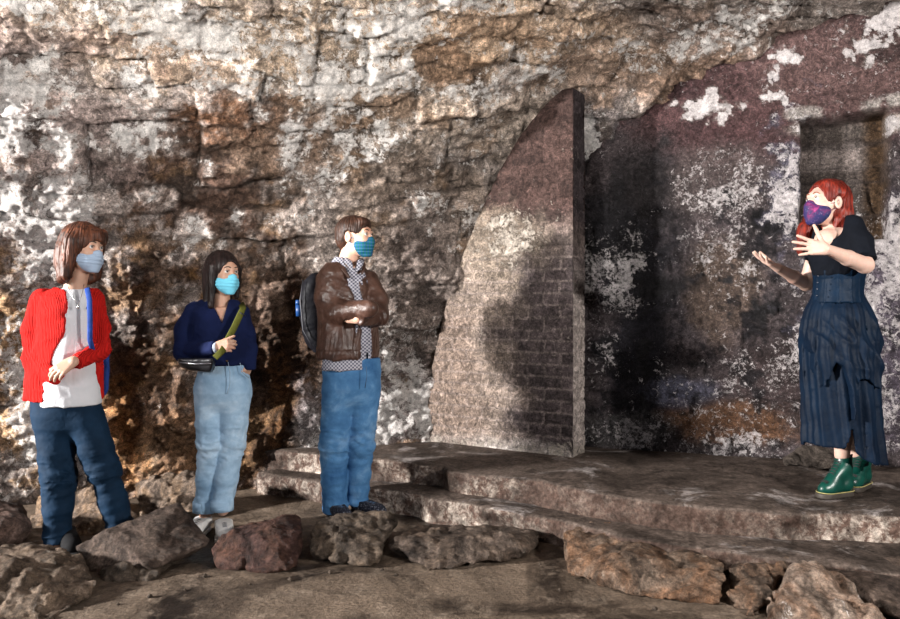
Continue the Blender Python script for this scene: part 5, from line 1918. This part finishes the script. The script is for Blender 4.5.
    solid('hair', strand_hair(lambda q: smax(hs(q), -cutf(q), 0.006), c, R, k, 0.0070, 44, 33), lo, hi, 0.0036, hair_mat('bright_red_hair', (0.045, 0.004, 0.003), (0.21, 0.020, 0.009), 0.5), root)

    # black t-shirt with a wide scoop neck
    M_bt = cloth('black_jersey', (0.003, 0.004, 0.007), 0.85, 400, 0.2)
    tA = 0.85
    tee = loft([(zr(276), xr(839), Y, 0.150, 0.118), (zr(262), xr(839), Y, 0.160, 0.138), (zr(246), xr(838), Y, 0.165, 0.140), (zr(230), xr(838), Y, 0.158, 0.110), (zr(218), xr(838), Y, 0.120, 0.075), (zr(212), xr(839), Y, 0.09, 0.06)], tA, 0.012)
    sN = chain([J(851, 228, -0.09), J(859, 243, -0.14), J(864, 259, -0.185)], [0.066, 0.062, 0.056], 0.02)
    sF = chain([J(823, 234, 0.14), J(815, 258, 0.165)], [0.058, 0.052], 0.02)
    scoop = union([rc(J(829, 205, -0.06), J(825, 226, -0.10), 0.068, 0.070), rc(J(836, 210, -0.02), J(828, 228, -0.10), 0.062, 0.066)], 0.02)

    def tf(p):
        a = smax(sN(p), (p - J(865, 261, -0.19)) @ unit(J(865, 261, -0.19) - J(859, 243, -0.14)), 0.004)
        b = smax(sF(p), (p - J(813, 262, 0.17)) @ unit(J(813, 262, 0.17) - J(823, 234, 0.14)), 0.004)
        d = smin(smin(tee(p), a, 0.02), b, 0.015) - wrinkle(p, 801, 0.004, (10, 10, 12))
        return smax(d, -scoop(p), 0.005)
    lo, hi = pts_bounds([(xr(806), Y - 0.30, zr(280)), (xr(880), Y + 0.26, zr(206))], 0.02)
    solid('t_shirt', tf, lo, hi, 0.0052, M_bt, root)
    # printed dark-blue panel on the chest
    # corset waist
    M_cs = cloth('navy_corset', (0.002, 0.009, 0.022), 0.55, 300, 0.3, sheen=0.0)
    cor = loft([(zr(303), xr(838), Y, 0.150, 0.125), (zr(292), xr(838), Y, 0.142, 0.116), (zr(280), xr(839), Y, 0.142, 0.117), (zr(271), xr(839), Y, 0.152, 0.126)], tA, 0.006)

    def cf(p):
        a = np.arctan2(p[:, 1] - Y, p[:, 0] - xr(838))
        return cor(p) - np.exp(-((np.mod(a * 7 / PI, 1) - 0.5) / 0.06) ** 2) * 0.0035 - wrinkle(p, 811, 0.002)
    lo, hi = pts_bounds([(xr(806), Y - 0.20, zr(306)), (xr(872), Y + 0.20, zr(266))], 0.02)
    co = solid('corset', cf, lo, hi, 0.005, M_cs, root)
    M_ey = plain('dull_eyelet', (0.12, 0.12, 0.14), 0.4, 0.8)
    for i in range(4):
        sphere('eyelet', J(818 - i * 0.4, 276 + 6.5 * i, -0.128 + 0.003 * i), 0.0035, M_ey, co, 8)
    sphere('button', J(860, 276, -0.075), 0.005, plain('red_button', (0.3, 0.02, 0.03), 0.3), co, 8)

    # skirt
    M_sk = Mat('navy_taffeta', 0.6, 0.12)
    n = M_sk.noise(6, 5, 0.6)
    M_sk.color(M_sk.ramp(n, [(0.3, (0.0008, 0.0035, 0.010)), (0.7, (0.0018, 0.009, 0.023))]))
    b_ = M_sk.bump(M_sk.noise(30, 6, 0.65, 1.0), 0.35, 0.008)
    M_sk = M_sk.m
    rows = [(zr(470), xr(846), Y + .01, 0.205, 0.180), (zr(440), xr(843.5), Y + .01, 0.192, 0.180), (zr(400), xr(840), Y, 0.180, 0.175), (zr(350), xr(837), Y, 0.176, 0.170), (zr(325), xr(837), Y, 0.160, 0.152), (zr(308), xr(837.5), Y, 0.143, 0.130), (zr(300), xr(838), Y, 0.134, 0.114), (zr(295), xr(838), Y, 0.126, 0.104)]
    skl = loft(rows, 0.3, 0.006)

    def folds(p, seed, amp, nf):
        cx = np.interp(p[:, 2], [r[0] for r in rows[::-1]][::-1], [r[1] for r in rows[::-1]][::-1])
        a = np.arctan2(p[:, 1] - Y, p[:, 0] - cx)
        dn = sstep(zr(297), zr(420), p[:, 2])
        w_ = np.sin(a * nf + 1.3 * vnoise(np.stack([a * 1.3, p[:, 2] * 2.0, a * 0], 1), seed)) + 0.5 * np.sin(a * nf * 2.3 + p[:, 2] * 5)
        return w_ * amp * (0.45 + 0.8 * dn)
    hemx = [xr(v) for v in (795, 806, 830, 833.5, 836, 846, 858, 870, 890)]
    hemz = [zr(v) for v in (443, 443, 443.5, 438, 444, 453, 459, 461, 462)]

    def skf(p):
        d = skl(p) - folds(p, 820, 0.008, 9) - wrinkle(p, 822, 0.005, (6, 6, 5))
        d = smax(d, -smax(d + 0.013, p[:, 2] - zr(330), 0.004), 0.002)       # open below, a cloth thick
        hem = np.interp(p[:, 0], hemx, hemz)
        hem = np.where(p[:, 1] > Y + 0.02, zr(446), hem)
        d = smax(d, hem - p[:, 2], 0.004)
        slit = smax(np.abs(p[:, 0] - xr(834.0)) - 0.006 - 0.04 * sstep(zr(424), zr(450), p[:, 2]) * 0.5, np.maximum(p[:, 2] - zr(424), p[:, 1] - Y), 0.004)
        return smax(d, -slit, 0.004)
    lo, hi = pts_bounds([(xr(792), Y - 0.25, zr(466)), (xr(890), Y + 0.26, zr(293))], 0.02)
    solid('skirt', skf, lo, hi, 0.006, M_sk, root)
    # gathered overskirt, hem falling in points
    ox = [xr(v) for v in (790, 801, 805, 810, 813, 816, 819, 825, 830, 833, 836, 839, 848, 858, 863, 872, 885)]
    oz = [zr(v) for v in (325, 330, 368, 386, 382, 366, 360, 364, 384, 418, 404, 376, 376, 384, 386, 352, 325)]

    def ovf(p):
        base = skl(p) - 0.014 * sstep(zr(296), zr(312), p[:, 2]) - 0.002
        sw = 1.4 * ridged(np.stack([(p[:, 0] - xr(838)) * 7 + (p[:, 2] - zr(300)) * 5, (p[:, 2]) * 4, p[:, 1] * 3], 1), 2, 830) * 0.020
        d = base - folds(p, 831, 0.009, 13) - sw * sstep(zr(302), zr(330), p[:, 2])
        d = smax(d, -(skl(p) + 0.002), 0.003)
        lim = np.interp(p[:, 0], ox, oz)
        d = smax(d, lim - p[:, 2], 0.006)
        return smax(d, p[:, 1] - (Y + 0.06), 0.01)
    solid('overskirt', ovf, lo, hi, 0.0055, M_sk, root)

    # green boots
    m = Mat('green_patent_leather', 0.34, 0.4)
    m.color(m.ramp(m.noise(14, 4, 0.6), [(0.3, (0.0015, 0.024, 0.018)), (0.7, (0.0025, 0.050, 0.036))]))
    m.bump(m.noise(35, 4, 0.6, 0.5), 0.3, 0.004)
    M_gr = m.m
    M_sl = plain('dark_lugged_sole', (0.035, 0.028, 0.022), 0.6, bump=0.5)
    M_lc = plain('black_lace', (0.012, 0.012, 0.012), 0.7)
    M_yl = plain('yellow_welt', (0.30, 0.26, 0.10), 0.7)
    for hx, hy, dr in ((850.5, -0.02, (-0.93, -0.37)), (866, 0.17, (-0.75, -0.66))):
        hl = V(xr(hx) * (Y + hy) / Y, Y + hy, PZ + 0.002)
        bo = make_shoe(root, hl, (dr[0], dr[1], 0), M_gr, M_sl, M_lc, L=0.225, shaft=0.172, sole=0.026, wdt=0.041, toe_h=0.033, n_lace=7, name='boot', h=0.0042)
        d2 = unit(V(dr[0], dr[1], 0))
        s2 = V(-d2[1], d2[0], 0)
        ring = []
        for a in np.linspace(-0.5 * PI, 0.5 * PI, 9):
            ring.append(hl + d2 * (0.165 + 0.050 * math.cos(a)) + s2 * 0.048 * math.sin(a) + V(0, 0, 0.030))
        for a in np.linspace(0.5 * PI, 1.5 * PI, 9):
            ring.append(hl + d2 * (0.042 + 0.044 * math.cos(a)) + s2 * 0.045 * math.sin(a) + V(0, 0, 0.030))
        tube('welt', ring, 0.0024, M_yl, bo, 6)
        tube('heel_loop', [hl - d2 * 0.000 + V(0, 0, 0.172), hl - d2 * 0.012 + V(0, 0, 0.207), hl + d2 * 0.012 + V(0, 0, 0.200)], 0.004, M_lc, bo, 6)


person_d()
